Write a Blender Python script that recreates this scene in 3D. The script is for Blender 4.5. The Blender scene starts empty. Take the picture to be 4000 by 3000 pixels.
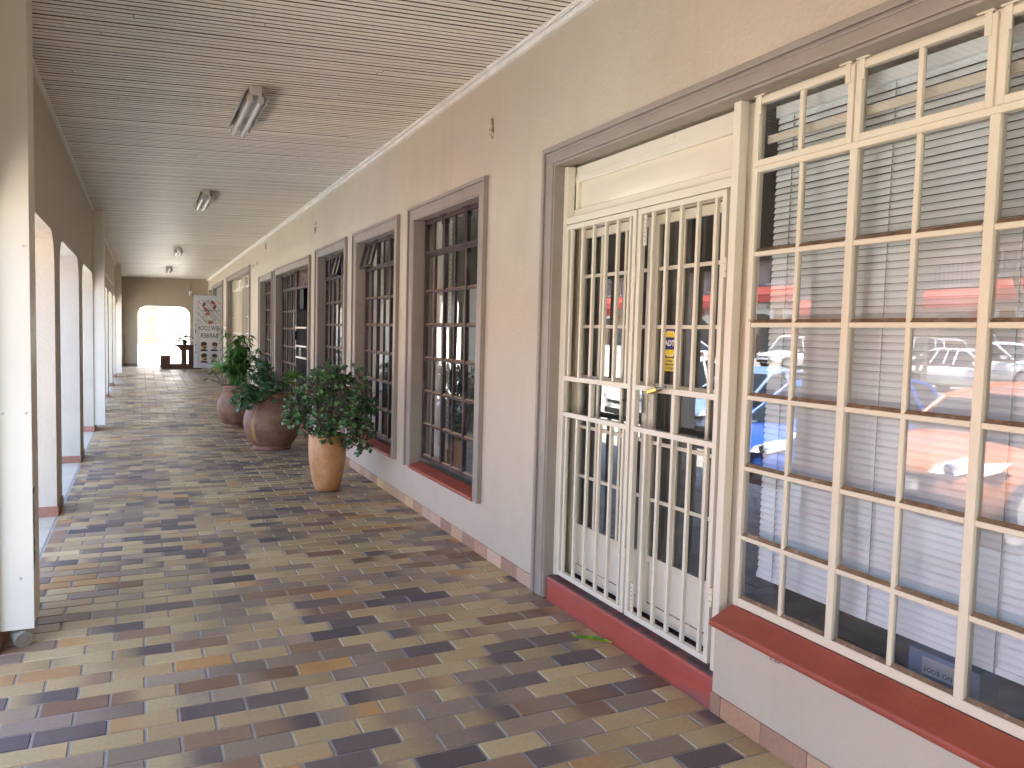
import bpy, math, random
from mathutils import Vector, Matrix
random.seed(7)
R = math.radians
scene = bpy.context.scene
col = scene.collection

# ------------------------------------------------------------------ materials
def new_mat(name):
    m = bpy.data.materials.new(name); m.use_nodes = True
    nt = m.node_tree; b = nt.nodes.get('Principled BSDF')
    return m, nt, b

def paint(name, c, rough=.55, var=.08, vscale=2.5, bump=.12, bscale=90, metal=0, spec=.4, c2=None, c2scale=6, c2lo=.55, c2hi=.7,
          dust=None, stretch=(1, 1, 1), coat=0, roughvar=.1, streak=0):
    m, nt, b = new_mat(name); N = nt.nodes; L = nt.links
    tc = N.new('ShaderNodeTexCoord'); mp = N.new('ShaderNodeMapping'); mp.inputs['Scale'].default_value = stretch
    L.new(tc.outputs['Object'], mp.inputs['Vector'])
    n1 = N.new('ShaderNodeTexNoise'); n1.inputs['Scale'].default_value = vscale; n1.inputs['Detail'].default_value = 5
    L.new(mp.outputs[0], n1.inputs['Vector'])
    r = N.new('ShaderNodeMapRange'); r.inputs[1].default_value = .3; r.inputs[2].default_value = .7
    r.inputs[3].default_value = 1 - var; r.inputs[4].default_value = 1 + var
    L.new(n1.outputs['Fac'], r.inputs[0])
    mul = N.new('ShaderNodeMix'); mul.data_type = 'RGBA'; mul.blend_type = 'MULTIPLY'; mul.inputs[0].default_value = 1
    mul.inputs['A'].default_value = (*c, 1); L.new(r.outputs[0], mul.inputs['B'])
    out = mul.outputs['Result']
    if c2:
        n2 = N.new('ShaderNodeTexNoise'); n2.inputs['Scale'].default_value = c2scale; n2.inputs['Detail'].default_value = 7; n2.inputs['Roughness'].default_value = .65
        L.new(mp.outputs[0], n2.inputs['Vector'])
        r2 = N.new('ShaderNodeMapRange'); r2.inputs[1].default_value = c2lo; r2.inputs[2].default_value = c2hi
        L.new(n2.outputs['Fac'], r2.inputs[0])
        mx = N.new('ShaderNodeMix'); mx.data_type = 'RGBA'; L.new(r2.outputs[0], mx.inputs[0]); L.new(out, mx.inputs['A']); mx.inputs['B'].default_value = (*c2, 1)
        out = mx.outputs['Result']
    if streak:
        mp2 = N.new('ShaderNodeMapping'); mp2.inputs['Scale'].default_value = (5, 5, .4); L.new(tc.outputs['Object'], mp2.inputs['Vector'])
        ns = N.new('ShaderNodeTexNoise'); ns.inputs['Scale'].default_value = 1.6; ns.inputs['Detail'].default_value = 8; ns.inputs['Roughness'].default_value = .6; L.new(mp2.outputs[0], ns.inputs['Vector'])
        rs = N.new('ShaderNodeMapRange'); rs.inputs[1].default_value = .52; rs.inputs[2].default_value = .8; rs.inputs[3].default_value = 1; rs.inputs[4].default_value = 1 - streak * 3; L.new(ns.outputs['Fac'], rs.inputs[0])
        ms = N.new('ShaderNodeMix'); ms.data_type = 'RGBA'; ms.blend_type = 'MULTIPLY'; ms.inputs[0].default_value = 1; L.new(out, ms.inputs['A']); L.new(rs.outputs[0], ms.inputs['B']); out = ms.outputs['Result']
    if dust:
        g = N.new('ShaderNodeNewGeometry'); s = N.new('ShaderNodeSeparateXYZ'); L.new(g.outputs['True Normal'], s.inputs[0])
        r3 = N.new('ShaderNodeMapRange'); r3.inputs[1].default_value = .7; r3.inputs[2].default_value = .95; L.new(s.outputs[2], r3.inputs[0])
        n3 = N.new('ShaderNodeTexNoise'); n3.inputs['Scale'].default_value = 25; L.new(tc.outputs['Object'], n3.inputs['Vector'])
        r4 = N.new('ShaderNodeMapRange'); r4.inputs[1].default_value = .3; r4.inputs[2].default_value = .55; r4.inputs[3].default_value = .35; L.new(n3.outputs['Fac'], r4.inputs[0])
        mm = N.new('ShaderNodeMath'); mm.operation = 'MULTIPLY'; L.new(r3.outputs[0], mm.inputs[0]); L.new(r4.outputs[0], mm.inputs[1])
        mx = N.new('ShaderNodeMix'); mx.data_type = 'RGBA'; L.new(mm.outputs[0], mx.inputs[0]); L.new(out, mx.inputs['A']); mx.inputs['B'].default_value = (*dust, 1)
        out = mx.outputs['Result']
    L.new(out, b.inputs['Base Color'])
    if roughvar:
        rr = N.new('ShaderNodeMapRange'); rr.inputs[1].default_value = .3; rr.inputs[2].default_value = .7
        rr.inputs[3].default_value = max(.03, rough - roughvar); rr.inputs[4].default_value = min(1, rough + roughvar)
        L.new(n1.outputs['Fac'], rr.inputs[0]); L.new(rr.outputs[0], b.inputs['Roughness'])
    else:
        b.inputs['Roughness'].default_value = rough
    b.inputs['Metallic'].default_value = metal
    b.inputs['Specular IOR Level'].default_value = spec
    b.inputs['Coat Weight'].default_value = coat; b.inputs['Coat Roughness'].default_value = .08
    if bump:
        nb = N.new('ShaderNodeTexNoise'); nb.inputs['Scale'].default_value = bscale; nb.inputs['Detail'].default_value = 4
        L.new(mp.outputs[0], nb.inputs['Vector'])
        bp = N.new('ShaderNodeBump'); bp.inputs['Strength'].default_value = bump; bp.inputs['Distance'].default_value = .01
        L.new(nb.outputs['Fac'], bp.inputs['Height']); L.new(bp.outputs[0], b.inputs['Normal'])
    return m

def vcol_mat(name, rough=.45, spec=.4, grain=.1, bump=.15, sub=0):
    m, nt, b = new_mat(name); N = nt.nodes; L = nt.links
    a = N.new('ShaderNodeAttribute'); a.attribute_name = 'Col'
    tc = N.new('ShaderNodeTexCoord'); n1 = N.new('ShaderNodeTexNoise'); n1.inputs['Scale'].default_value = 55; n1.inputs['Detail'].default_value = 6
    L.new(tc.outputs['Object'], n1.inputs['Vector'])
    r = N.new('ShaderNodeMapRange'); r.inputs[1].default_value = .25; r.inputs[2].default_value = .75; r.inputs[3].default_value = 1 - grain; r.inputs[4].default_value = 1 + grain
    L.new(n1.outputs['Fac'], r.inputs[0])
    n4 = N.new('ShaderNodeTexNoise'); n4.inputs['Scale'].default_value = 1.1; n4.inputs['Detail'].default_value = 6; L.new(tc.outputs['Object'], n4.inputs['Vector'])
    r5 = N.new('ShaderNodeMapRange'); r5.inputs[1].default_value = .3; r5.inputs[2].default_value = .7; r5.inputs[3].default_value = .86; r5.inputs[4].default_value = 1.1
    L.new(n4.outputs['Fac'], r5.inputs[0])
    mt = N.new('ShaderNodeMath'); mt.operation = 'MULTIPLY'; L.new(r.outputs[0], mt.inputs[0]); L.new(r5.outputs[0], mt.inputs[1])
    mul = N.new('ShaderNodeMix'); mul.data_type = 'RGBA'; mul.blend_type = 'MULTIPLY'; mul.inputs[0].default_value = 1
    L.new(a.outputs['Color'], mul.inputs['A']); L.new(mt.outputs[0], mul.inputs['B']); L.new(mul.outputs['Result'], b.inputs['Base Color'])
    rr = N.new('ShaderNodeMapRange'); rr.inputs[1].default_value = .3; rr.inputs[2].default_value = .7; rr.inputs[3].default_value = rough - .1; rr.inputs[4].default_value = rough + .12
    L.new(n4.outputs['Fac'], rr.inputs[0]); L.new(rr.outputs[0], b.inputs['Roughness'])
    b.inputs['Specular IOR Level'].default_value = spec
    if sub: b.inputs['Subsurface Weight'].default_value = 0
    nb = N.new('ShaderNodeTexNoise'); nb.inputs['Scale'].default_value = 130; nb.inputs['Detail'].default_value = 3; L.new(tc.outputs['Object'], nb.inputs['Vector'])
    bp = N.new('ShaderNodeBump'); bp.inputs['Strength'].default_value = bump; bp.inputs['Distance'].default_value = .004
    L.new(nb.outputs['Fac'], bp.inputs['Height']); L.new(bp.outputs[0], b.inputs['Normal'])
    return m

def glass_mat(name, tint=(.97, .985, .99), k=2.1, dirt=.05):
    m = bpy.data.materials.new(name); m.use_nodes = True; nt = m.node_tree; N = nt.nodes; L = nt.links
    N.clear(); o = N.new('ShaderNodeOutputMaterial')
    t = N.new('ShaderNodeBsdfTransparent'); t.inputs[0].default_value = (*tint, 1)
    g = N.new('ShaderNodeBsdfGlossy'); g.inputs['Roughness'].default_value = .0; g.inputs[0].default_value = (1, 1, 1, 1)
    f = N.new('ShaderNodeFresnel'); f.inputs['IOR'].default_value = 1.5
    mu = N.new('ShaderNodeMath'); mu.operation = 'MULTIPLY'; mu.use_clamp = True; mu.inputs[1].default_value = k; L.new(f.outputs[0], mu.inputs[0])
    mx = N.new('ShaderNodeMixShader'); L.new(mu.outputs[0], mx.inputs[0]); L.new(t.outputs[0], mx.inputs[1]); L.new(g.outputs[0], mx.inputs[2])
    d = N.new('ShaderNodeBsdfDiffuse'); d.inputs[0].default_value = (.5, .5, .48, 1)
    tc = N.new('ShaderNodeTexCoord'); n = N.new('ShaderNodeTexNoise'); n.inputs['Scale'].default_value = 7; n.inputs['Detail'].default_value = 7; L.new(tc.outputs['Object'], n.inputs['Vector'])
    r = N.new('ShaderNodeMapRange'); r.inputs[1].default_value = .4; r.inputs[2].default_value = .8; r.inputs[3].default_value = dirt * .4; r.inputs[4].default_value = dirt * 2.2; L.new(n.outputs['Fac'], r.inputs[0])
    m2 = N.new('ShaderNodeMixShader'); L.new(r.outputs[0], m2.inputs[0]); L.new(mx.outputs[0], m2.inputs[1]); L.new(d.outputs[0], m2.inputs[2])
    L.new(m2.outputs[0], o.inputs[0])
    return m

def emit(name, c, s):
    m, nt, b = new_mat(name); b.inputs['Base Color'].default_value = (*c, 1); b.inputs['Emission Color'].default_value = (*c, 1); b.inputs['Emission Strength'].default_value = s
    return m

def brick_mat(name, c1, c2, mortar, bw=.23, rh=.085):
    m, nt, b = new_mat(name); N = nt.nodes; L = nt.links
    tc = N.new('ShaderNodeTexCoord'); sp = N.new('ShaderNodeSeparateXYZ'); L.new(tc.outputs['Object'], sp.inputs[0])
    ad = N.new('ShaderNodeMath'); L.new(sp.outputs[0], ad.inputs[0]); L.new(sp.outputs[1], ad.inputs[1])
    cb = N.new('ShaderNodeCombineXYZ'); L.new(ad.outputs[0], cb.inputs[0]); L.new(sp.outputs[2], cb.inputs[1])
    t = N.new('ShaderNodeTexBrick'); t.inputs['Scale'].default_value = 1; t.inputs['Brick Width'].default_value = bw; t.inputs['Row Height'].default_value = rh
    t.inputs['Mortar Size'].default_value = .008; t.inputs['Color1'].default_value = (*c1, 1); t.inputs['Color2'].default_value = (*c2, 1); t.inputs['Mortar'].default_value = (*mortar, 1)
    L.new(cb.outputs[0], t.inputs['Vector']); L.new(t.outputs['Color'], b.inputs['Base Color']); b.inputs['Roughness'].default_value = .85
    bp = N.new('ShaderNodeBump'); bp.invert = True; bp.inputs['Strength'].default_value = .5; bp.inputs['Distance'].default_value = .01
    L.new(t.outputs['Fac'], bp.inputs['Height']); L.new(bp.outputs[0], b.inputs['Normal'])
    return m

M = {}
M['wall'] = paint('wall_plaster', (.51, .448, .348), rough=.6, var=.05, vscale=1.2, bump=.35, bscale=48, c2=(.455, .405, .31), c2scale=1.7, c2lo=.48, c2hi=.72, spec=.35, streak=.022)
M['arcade'] = paint('arcade_plaster', (.53, .48, .39), streak=.03, rough=.65, var=.05, vscale=1.6, bump=.35, bscale=40, c2=(.48, .43, .35), c2scale=2.2, c2lo=.6, c2hi=.8, spec=.3)
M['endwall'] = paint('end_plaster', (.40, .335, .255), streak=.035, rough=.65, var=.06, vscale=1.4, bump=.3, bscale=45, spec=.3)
M['trim'] = paint('architrave_paint', (.295, .255, .215), rough=.45, var=.06, vscale=4, bump=.12, bscale=60, c2=(.265, .22, .195), c2scale=3)
M['cream'] = paint('cream_gloss', (.68, .62, .48), rough=.36, var=.02, vscale=3, bump=.12, bscale=45, spec=.45, roughvar=.02, c2=(.24, .15, .08), c2scale=30, c2lo=.70, c2hi=.73, dust=(.16, .11, .07))
M['creamgate'] = paint('cream_gate_gloss', (.70, .65, .53), rough=.34, var=.015, vscale=3, bump=.05, bscale=60, spec=.45, roughvar=.02, c2=(.20, .11, .055), c2scale=32, c2lo=.715, c2hi=.735)
M['panel'] = paint('cream_sheet_gloss', (.70, .64, .51), rough=.22, var=.04, vscale=2, bump=.04, bscale=8, spec=.5)
M['brown'] = paint('peeling_brown', (.04, .018, .018), rough=.5, var=.25, vscale=8, bump=.3, bscale=70, c2=(.14, .10, .105), c2scale=14, c2lo=.54, c2hi=.72, stretch=(1, 1, .35), dust=(.17, .11, .065))
M['putty'] = paint('dirty_putty', (.19, .12, .07), rough=.8, var=.3, vscale=18, bump=.4, bscale=60, c2=(.4, .33, .24), c2scale=22, c2lo=.55, c2hi=.7)
M['puttyb'] = paint('dusty_putty', (.30, .21, .13), rough=.85, var=.3, vscale=18, bump=.4, bscale=60, c2=(.12, .08, .07), c2scale=22, c2lo=.55, c2hi=.7)
M['red'] = paint('red_sill_paint', (.32, .065, .038), rough=.38, var=.1, vscale=5, bump=.12, bscale=40, c2=(.25, .055, .036), c2scale=4, c2lo=.5, c2hi=.75, spec=.5)
M['redstep'] = paint('worn_red_step', (.38, .075, .052), rough=.42, var=.12, vscale=5, bump=.15, bscale=50, c2=(.20, .09, .10), c2scale=5, c2lo=.5, c2hi=.72, stretch=(1, .5, 2.4), dust=(.075, .05, .052))
M['board'] = paint('ceiling_board_paint', (.80, .75, .64), rough=.42, var=.04, vscale=1.2, bump=.1, bscale=40, spec=.45, roughvar=.02)
M['void'] = paint('ceiling_gap_dark', (.12, .095, .065), rough=.9, bump=0, var=.1)
M['cornice'] = paint('cornice_white', (.80, .78, .73), rough=.5, var=.08, vscale=6, bump=.2, bscale=30, c2=(.5, .46, .4), c2scale=10, c2lo=.62, c2hi=.75)
M['tile'] = vcol_mat('clay_paver', rough=.41, spec=.40)
M['grout'] = paint('paver_grout', (.34, .31, .28), rough=.9, var=.15, vscale=9, bump=.4, bscale=200)
M['skirt'] = vcol_mat('skirting_tile', rough=.5, spec=.35)
M['thresh'] = paint('threshold_tile', (.48, .43, .35), rough=.45, var=.08, vscale=4, bump=.1)
M['terra'] = paint('pale_terracotta', (.50, .235, .09), streak=.12, rough=.42, var=.15, vscale=4, bump=.15, bscale=30, c2=(.60, .38, .20), c2scale=4, c2lo=.46, c2hi=.68, spec=.45)
M['oldpot'] = paint('weathered_clay', (.21, .105, .06), rough=.6, var=.35, vscale=5, bump=.25, bscale=35, c2=(.28, .175, .11), c2scale=7, c2lo=.5, c2hi=.72)
M['ochre'] = paint('ochre_stripe', (.34, .22, .07), rough=.65, var=.2, vscale=8, bump=.2, c2=(.2, .1, .05), c2scale=9, c2lo=.62, c2hi=.75)
M['soil'] = paint('potting_soil', (.045, .032, .022), rough=.95, var=.4, vscale=40, bump=.8, bscale=80)
M['leaf'] = vcol_mat('leaf', rough=.3, spec=.5, grain=.12, bump=.05)
M['bark'] = paint('stem_bark', (.13, .095, .07), rough=.85, var=.25, vscale=20, bump=.5, bscale=60)
M['metal'] = paint('dull_metal', (.42, .42, .43), rough=.35, metal=.8, var=.1, bump=.05)
M['fixture'] = paint('fixture_enamel', (.55, .52, .46), rough=.3, var=.08, bump=.04)
M['tube'] = paint('unlit_tube', (.62, .62, .66), rough=.15, var=.03, bump=0, spec=.6)
M['grime'] = paint('fixture_back', (.30, .27, .25), rough=.4, metal=.4, var=.1, bump=.05)
M['cover'] = paint('downpipe_cover_paint', (.66, .62, .53), streak=.02, rough=.42, var=.04, vscale=2, bump=.05, bscale=30)
M['pipe'] = paint('old_pipe', (.22, .20, .17), rough=.6, var=.25, vscale=14, bump=.4, c2=(.2, .16, .12), c2scale=18)
M['brass'] = paint('brass', (.36, .26, .09), rough=.32, metal=.9, var=.15, vscale=20, bump=.05)
M['black'] = paint('black_paint', (.016, .016, .018), rough=.45, var=.2, bump=.05)
M['white'] = paint('white_plastic', (.72, .72, .70), rough=.4, var=.04, bump=0)
M['alu'] = paint('white_aluminium', (.62, .63, .63), rough=.35, var=.04, bump=.02, metal=.1)
M['poster'] = paint('poster_vinyl', (.66, .66, .64), rough=.4, var=.03, bump=0)
M['ink'] = paint('poster_black', (.03, .03, .035), rough=.5, bump=0)
M['pink'] = paint('poster_pale_red', (.62, .42, .38), rough=.5, bump=0)
M['redink'] = paint('poster_red', (.46, .17, .16), rough=.5, bump=0)
M['greyink'] = paint('poster_grey', (.50, .50, .47), rough=.5, bump=0)
M['skin1'] = paint('poster_skin_yellow', (.50, .34, .13), rough=.5, bump=0)
M['skin2'] = paint('poster_skin_pale', (.55, .45, .40), rough=.5, bump=0)
M['hair1'] = paint('poster_hair', (.06, .04, .035), rough=.5, bump=0)
M['hair2'] = paint('poster_hair_red', (.22, .09, .08), rough=.5, bump=0)
M['wood'] = paint('dark_stained_wood', (.085, .038, .018), rough=.45, var=.3, vscale=6, bump=.2, bscale=30, stretch=(1, 1, .2))
M['blue'] = paint('sticker_blue', (.02, .02, .16), rough=.35, bump=0)
M['yellow'] = paint('sticker_yellow', (.85, .62, .015), rough=.35, bump=0)
M['whiteink'] = paint('sticker_white', (.8, .8, .8), rough=.4, bump=0)
M['blind'] = paint('blind_slat', (.82, .89, .90), rough=.4, var=.04, vscale=3, bump=0)
M['blindcord'] = paint('blind_cord', (.35, .35, .36), rough=.8, bump=0)
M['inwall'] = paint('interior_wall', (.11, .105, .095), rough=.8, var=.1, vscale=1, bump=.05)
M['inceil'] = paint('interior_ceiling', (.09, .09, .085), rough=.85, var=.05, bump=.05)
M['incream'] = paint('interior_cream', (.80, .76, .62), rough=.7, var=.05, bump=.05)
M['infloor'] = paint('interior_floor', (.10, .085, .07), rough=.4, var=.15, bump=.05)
M['carton'] = paint('carton_blue', (.12, .17, .3), rough=.6, var=.1, bump=.05)
M['curtain'] = paint('grey_curtain', (.22, .22, .24), rough=.9, var=.2, vscale=4, bump=.2, stretch=(1, 6, .3))
M['glass'] = glass_mat('window_glass')
M['glassd'] = glass_mat('window_glass_old', tint=(.86, .88, .86), k=1.9, dirt=.05)
M['striplamp'] = emit('lit_strip_lamp', (.7, 1.0, .35), .08)
M['teal'] = paint('teal_tag', (.05, .42, .38), rough=.5, bump=0)
def translucent(m, k=.5):
    nt = m.node_tree; N = nt.nodes; L = nt.links; b = N['Principled BSDF']; o = N['Material Output']
    t = N.new('ShaderNodeBsdfTranslucent'); src = b.inputs['Base Color'].links[0].from_socket; L.new(src, t.inputs[0])
    mx = N.new('ShaderNodeMixShader'); mx.inputs[0].default_value = k; L.new(b.outputs[0], mx.inputs[1]); L.new(t.outputs[0], mx.inputs[2]); L.new(mx.outputs[0], o.inputs[0])
for k_ in ('poster', 'pink', 'redink', 'greyink', 'skin1', 'skin2', 'hair2'): translucent(M[k_])
# outside
M['asphalt'] = paint('asphalt', (.32, .305, .265), rough=.85, var=.15, vscale=1.5, bump=.3, bscale=120, c2=(.36, .345, .30), c2scale=.7)
M['paving'] = paint('pale_paving', (.39, .37, .32), rough=.8, var=.1, vscale=2, bump=.2)
M['redroof'] = paint('red_roof_tiles', (.30, .055, .04), rough=.6, var=.2, vscale=3, bump=.3, bscale=14)
M['redfascia'] = paint('red_fascia', (.38, .06, .05), rough=.45, var=.08, bump=.05)
M['greywall'] = paint('grey_render', (.34, .33, .31), rough=.8, var=.08, bump=.2)
M['shade'] = paint('dark_opening', (.03, .03, .034), rough=.4, bump=0)
M['whitetrim'] = paint('white_trim', (.72, .70, .66), rough=.6, bump=.05)
M['brickA'] = brick_mat('face_brick', (.42, .26, .13), (.33, .19, .1), (.45, .42, .37))
M['brickB'] = brick_mat('pale_face_brick', (.17, .10, .05), (.13, .075, .037), (.32, .30, .27))
M['sign'] = paint('shop_sign', (.55, .55, .56), rough=.4, bump=0)
M['tyre'] = paint('tyre', (.02, .02, .02), rough=.8, bump=.1)
M['carglass'] = paint('car_glass', (.02, .025, .028), rough=.05, bump=0, spec=.7, roughvar=0, var=0)
M['lamp'] = paint('car_lamp', (.75, .78, .8), rough=.08, bump=0, spec=.8, roughvar=0)
M['rim'] = paint('wheel_rim', (.5, .5, .52), rough=.3, metal=.8, bump=0)
def car_paint(n, c): return paint('car_' + n, c, rough=.3, var=.02, bump=0, coat=1, roughvar=.02)
M['c_orange'] = car_paint('orange', (.50, .19, .085)); M['c_blue'] = car_paint('blue', (.03, .12, .5)); M['c_white'] = car_paint('white', (.78, .78, .78))
M['c_red'] = car_paint('red', (.4, .03, .03)); M['c_silver'] = car_paint('silver', (.45, .46, .48)); M['c_pale'] = car_paint('pale_blue', (.25, .36, .55)); M['c_teal'] = car_paint('teal', (.03, .2, .2))

# ------------------------------------------------------------------ mesh builder
class MB:
    def __init__(s): s.v = []; s.f = []; s.m = []; s.mats = []; s.c = None; s.sm = []
    def mi(s, m):
        if m not in s.mats: s.mats.append(m)
        return s.mats.index(m)
    def face(s, pts, m, smooth=False, cols=None):
        b = len(s.v); s.v += [tuple(p) for p in pts]; s.f.append(tuple(range(b, b + len(pts)))); s.m.append(s.mi(m)); s.sm.append(smooth)
        if cols is not None:
            if s.c is None: s.c = {}
            s.c[len(s.f) - 1] = cols
    def idx(s, verts, faces, m, smooth=False, colr=None):
        b = len(s.v); s.v += [tuple(p) for p in verts]; k = s.mi(m)
        for f in faces:
            s.f.append(tuple(i + b for i in f)); s.m.append(k); s.sm.append(smooth)
            if colr is not None:
                if s.c is None: s.c = {}
                s.c[len(s.f) - 1] = [colr] * len(f)
    def box(s, x0, x1, y0, y1, z0, z1, m, colr=None):
        x0, x1 = min(x0, x1), max(x0, x1); y0, y1 = min(y0, y1), max(y0, y1); z0, z1 = min(z0, z1), max(z0, z1)
        V = [(x0, y0, z0), (x1, y0, z0), (x1, y1, z0), (x0, y1, z0), (x0, y0, z1), (x1, y0, z1), (x1, y1, z1), (x0, y1, z1)]
        s.idx(V, [(0, 3, 2, 1), (4, 5, 6, 7), (0, 1, 5, 4), (1, 2, 6, 5), (2, 3, 7, 6), (3, 0, 4, 7)], m, False, colr)
    def obox(s, c, ax, ay, az, m, colr=None):
        c = Vector(c); ax, ay, az = Vector(ax), Vector(ay), Vector(az)
        V = [c + i * ax + j * ay + k * az for k in (-1, 1) for i, j in ((-1, -1), (1, -1), (1, 1), (-1, 1))]
        F = [(0, 3, 2, 1), (4, 5, 6, 7), (0, 1, 5, 4), (1, 2, 6, 5), (2, 3, 7, 6), (3, 0, 4, 7)]
        if ax.cross(ay).dot(az) < 0: F = [tuple(reversed(f)) for f in F]
        s.idx(V, F, m, False, colr)
    def prism(s, pts, d, m):            # polygon (list of Vector) extruded by vector d
        n = len(pts); a = [Vector(p) for p in pts]; b = [p + Vector(d) for p in a]
        nrm = Vector((0, 0, 0))
        for i in range(n): nrm += a[i].cross(a[(i + 1) % n])
        if nrm.dot(Vector(d)) > 0: a, b = b, a; 
        F = [tuple(range(n)), tuple(range(2 * n - 1, n - 1, -1))]
        V = a + b
        for i in range(n):
            j = (i + 1) % n; F.append((j, i, n + i, n + j))
        s.idx(V, F, m)
    def tube(s, path, r, m, n=8, cap=True, colr=None, smooth=True):
        P = [Vector(p) for p in path]; rs = r if isinstance(r, (list, tuple)) else [r] * len(P)
        V = []; prev = None
        for i, p in enumerate(P):
            t = (P[min(i + 1, len(P) - 1)] - P[max(i - 1, 0)])
            if t.length < 1e-9: t = Vector((0, 0, 1))
            t.normalize()
            u = prev if prev is not None else (Vector((1, 0, 0)) if abs(t.x) < .9 else Vector((0, 1, 0)))
            u = (u - t * u.dot(t)); u.normalize(); w = t.cross(u); prev = u
            for k in range(n):
                a = 2 * math.pi * k / n; V.append(p + (u * math.cos(a) + w * math.sin(a)) * rs[i])
        F = []
        for i in range(len(P) - 1):
            for k in range(n):
                k2 = (k + 1) % n; F.append((i * n + k, i * n + k2, (i + 1) * n + k2, (i + 1) * n + k))
        s.idx(V, F, m, smooth, colr)
        if cap:
            s.idx(V[:n], [tuple(reversed(range(n)))], m, False, colr); s.idx(V[-n:], [tuple(range(n))], m, False, colr)
    def lathe(s, prof, c, m, n=40, mfun=None):
        c = Vector(c); V = []
        for r, z in prof:
            for k in range(n):
                a = 2 * math.pi * k / n; V.append(c + Vector((r * math.cos(a), r * math.sin(a), z)))
        for i in range(len(prof) - 1):
            for k in range(n):
                k2 = (k + 1) % n
                mm = mfun(2 * math.pi * (k + .5) / n, i) if mfun else m
                s.idx([V[i * n + k], V[i * n + k2], V[(i + 1) * n + k2], V[(i + 1) * n + k]], [(0, 1, 2, 3)], mm, True)
    def text(s, body, size, o, u, v, m, depth=.0006, bold=0, align='CENTER', sx=1):
        cu = bpy.data.curves.new('t', 'FONT'); cu.body = body; cu.size = size; cu.align_x = align; cu.align_y = 'CENTER'; cu.offset = bold; cu.resolution_u = 3
        ob = bpy.data.objects.new('t', cu); col.objects.link(ob)
        dg = bpy.context.evaluated_depsgraph_get(); me = ob.evaluated_get(dg).to_mesh()
        o, u, v = Vector(o), Vector(u), Vector(v); n = u.cross(v).normalized()
        V = [o + u * (p.co.x * sx) + v * p.co.y + n * depth for p in me.vertices]
        s.idx(V, [tuple(p.vertices) for p in me.polygons], m)
        bpy.data.objects.remove(ob); bpy.data.curves.remove(cu)
    def build(s, name, parent=None, bevel=0, weld=False, loc=None, seg=2, subsurf=0):
        me = bpy.data.meshes.new(name); me.from_pydata(s.v, [], s.f)
        for m in s.mats: me.materials.append(m)
        me.polygons.foreach_set('material_index', s.m); me.polygons.foreach_set('use_smooth', s.sm)
        if s.c is not None:
            ca = me.color_attributes.new('Col', 'FLOAT_COLOR', 'CORNER')
            for p in me.polygons:
                cc = s.c.get(p.index)
                if cc:
                    for li, q in zip(p.loop_indices, cc): ca.data[li].color = (*q[:3], 1)
        me.update()
        if weld:
            import bmesh
            bm = bmesh.new(); bm.from_mesh(me); bmesh.ops.remove_doubles(bm, verts=bm.verts, dist=1e-5); bm.to_mesh(me); bm.free()
        o = bpy.data.objects.new(name, me); col.objects.link(o)
        if parent is not None:
            o.parent = parent
            if parent.parent is None and parent.type == 'EMPTY': o.location = -parent.location if loc is None else loc
        elif loc is not None: o.location = loc
        if bevel:
            md = o.modifiers.new('Bevel', 'BEVEL'); md.width = bevel; md.segments = seg; md.limit_method = 'ANGLE'
        if subsurf:
            md = o.modifiers.new('Sub', 'SUBSURF'); md.levels = subsurf; md.render_levels = subsurf
        return o

def thing(name, label, cat, loc=(0, 0, 0), group=None):
    o = bpy.data.objects.new(name, None); col.objects.link(o); o.location = Vector(loc); o.empty_display_size = .2
    o['label'] = label; o['category'] = cat
    if group: o['group'] = group
    return o
def tag(o, label, cat, group=None):
    o['label'] = label; o['category'] = cat
    if group: o['group'] = group
    return o
def struct(o, label=None):
    o['kind'] = 'structure'
    if label: o['label'] = label
    return o
def copy_tree(o, parent=None):
    c = o.copy(); col.objects.link(c); c.parent = parent
    for ch in list(o.children): copy_tree(ch, c)
    return c
def lerp(a, b, t): return a + (b - a) * t

# ------------------------------------------------------------------ layout numbers
XR = 2.08          # shop wall face
XL = -.59          # arcade wall face
YE = 28.5          # end wall face
YB = -7.0          # corridor continues behind the camera
def zf(y): return .12 * min(1, max(0, (y - 16) / 8))
def zc(x, y):
    zr = 3.225 - .15 * (y - 4.5) / 24; zl = 3.06 - .03 * (y - 4.5) / 24
    return lerp(zl, zr, (x - XL) / (XR - XL))

# ------------------------------------------------------------------ camera
cam = bpy.data.cameras.new('camera'); co = bpy.data.objects.new('camera', cam); col.objects.link(co); scene.camera = co
cam.sensor_width = 36; cam.lens = 3026.4 / 4000 * 36; cam.clip_start = .05; cam.clip_end = 2000
yaw, pit, roll = R(25.654), R(-3.679), R(1.5005)
f = Vector((math.sin(yaw) * math.cos(pit), math.cos(yaw) * math.cos(pit), math.sin(pit)))
r = Vector((math.cos(yaw), -math.sin(yaw), 0)); u = r.cross(f)
r2 = math.cos(roll) * r + math.sin(roll) * u; u2 = -math.sin(roll) * r + math.cos(roll) * u
m3 = Matrix((r2, u2, -f)).transposed(); co.matrix_world = Matrix.Translation((0, 0, 1.5)) @ m3.to_4x4()

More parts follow.
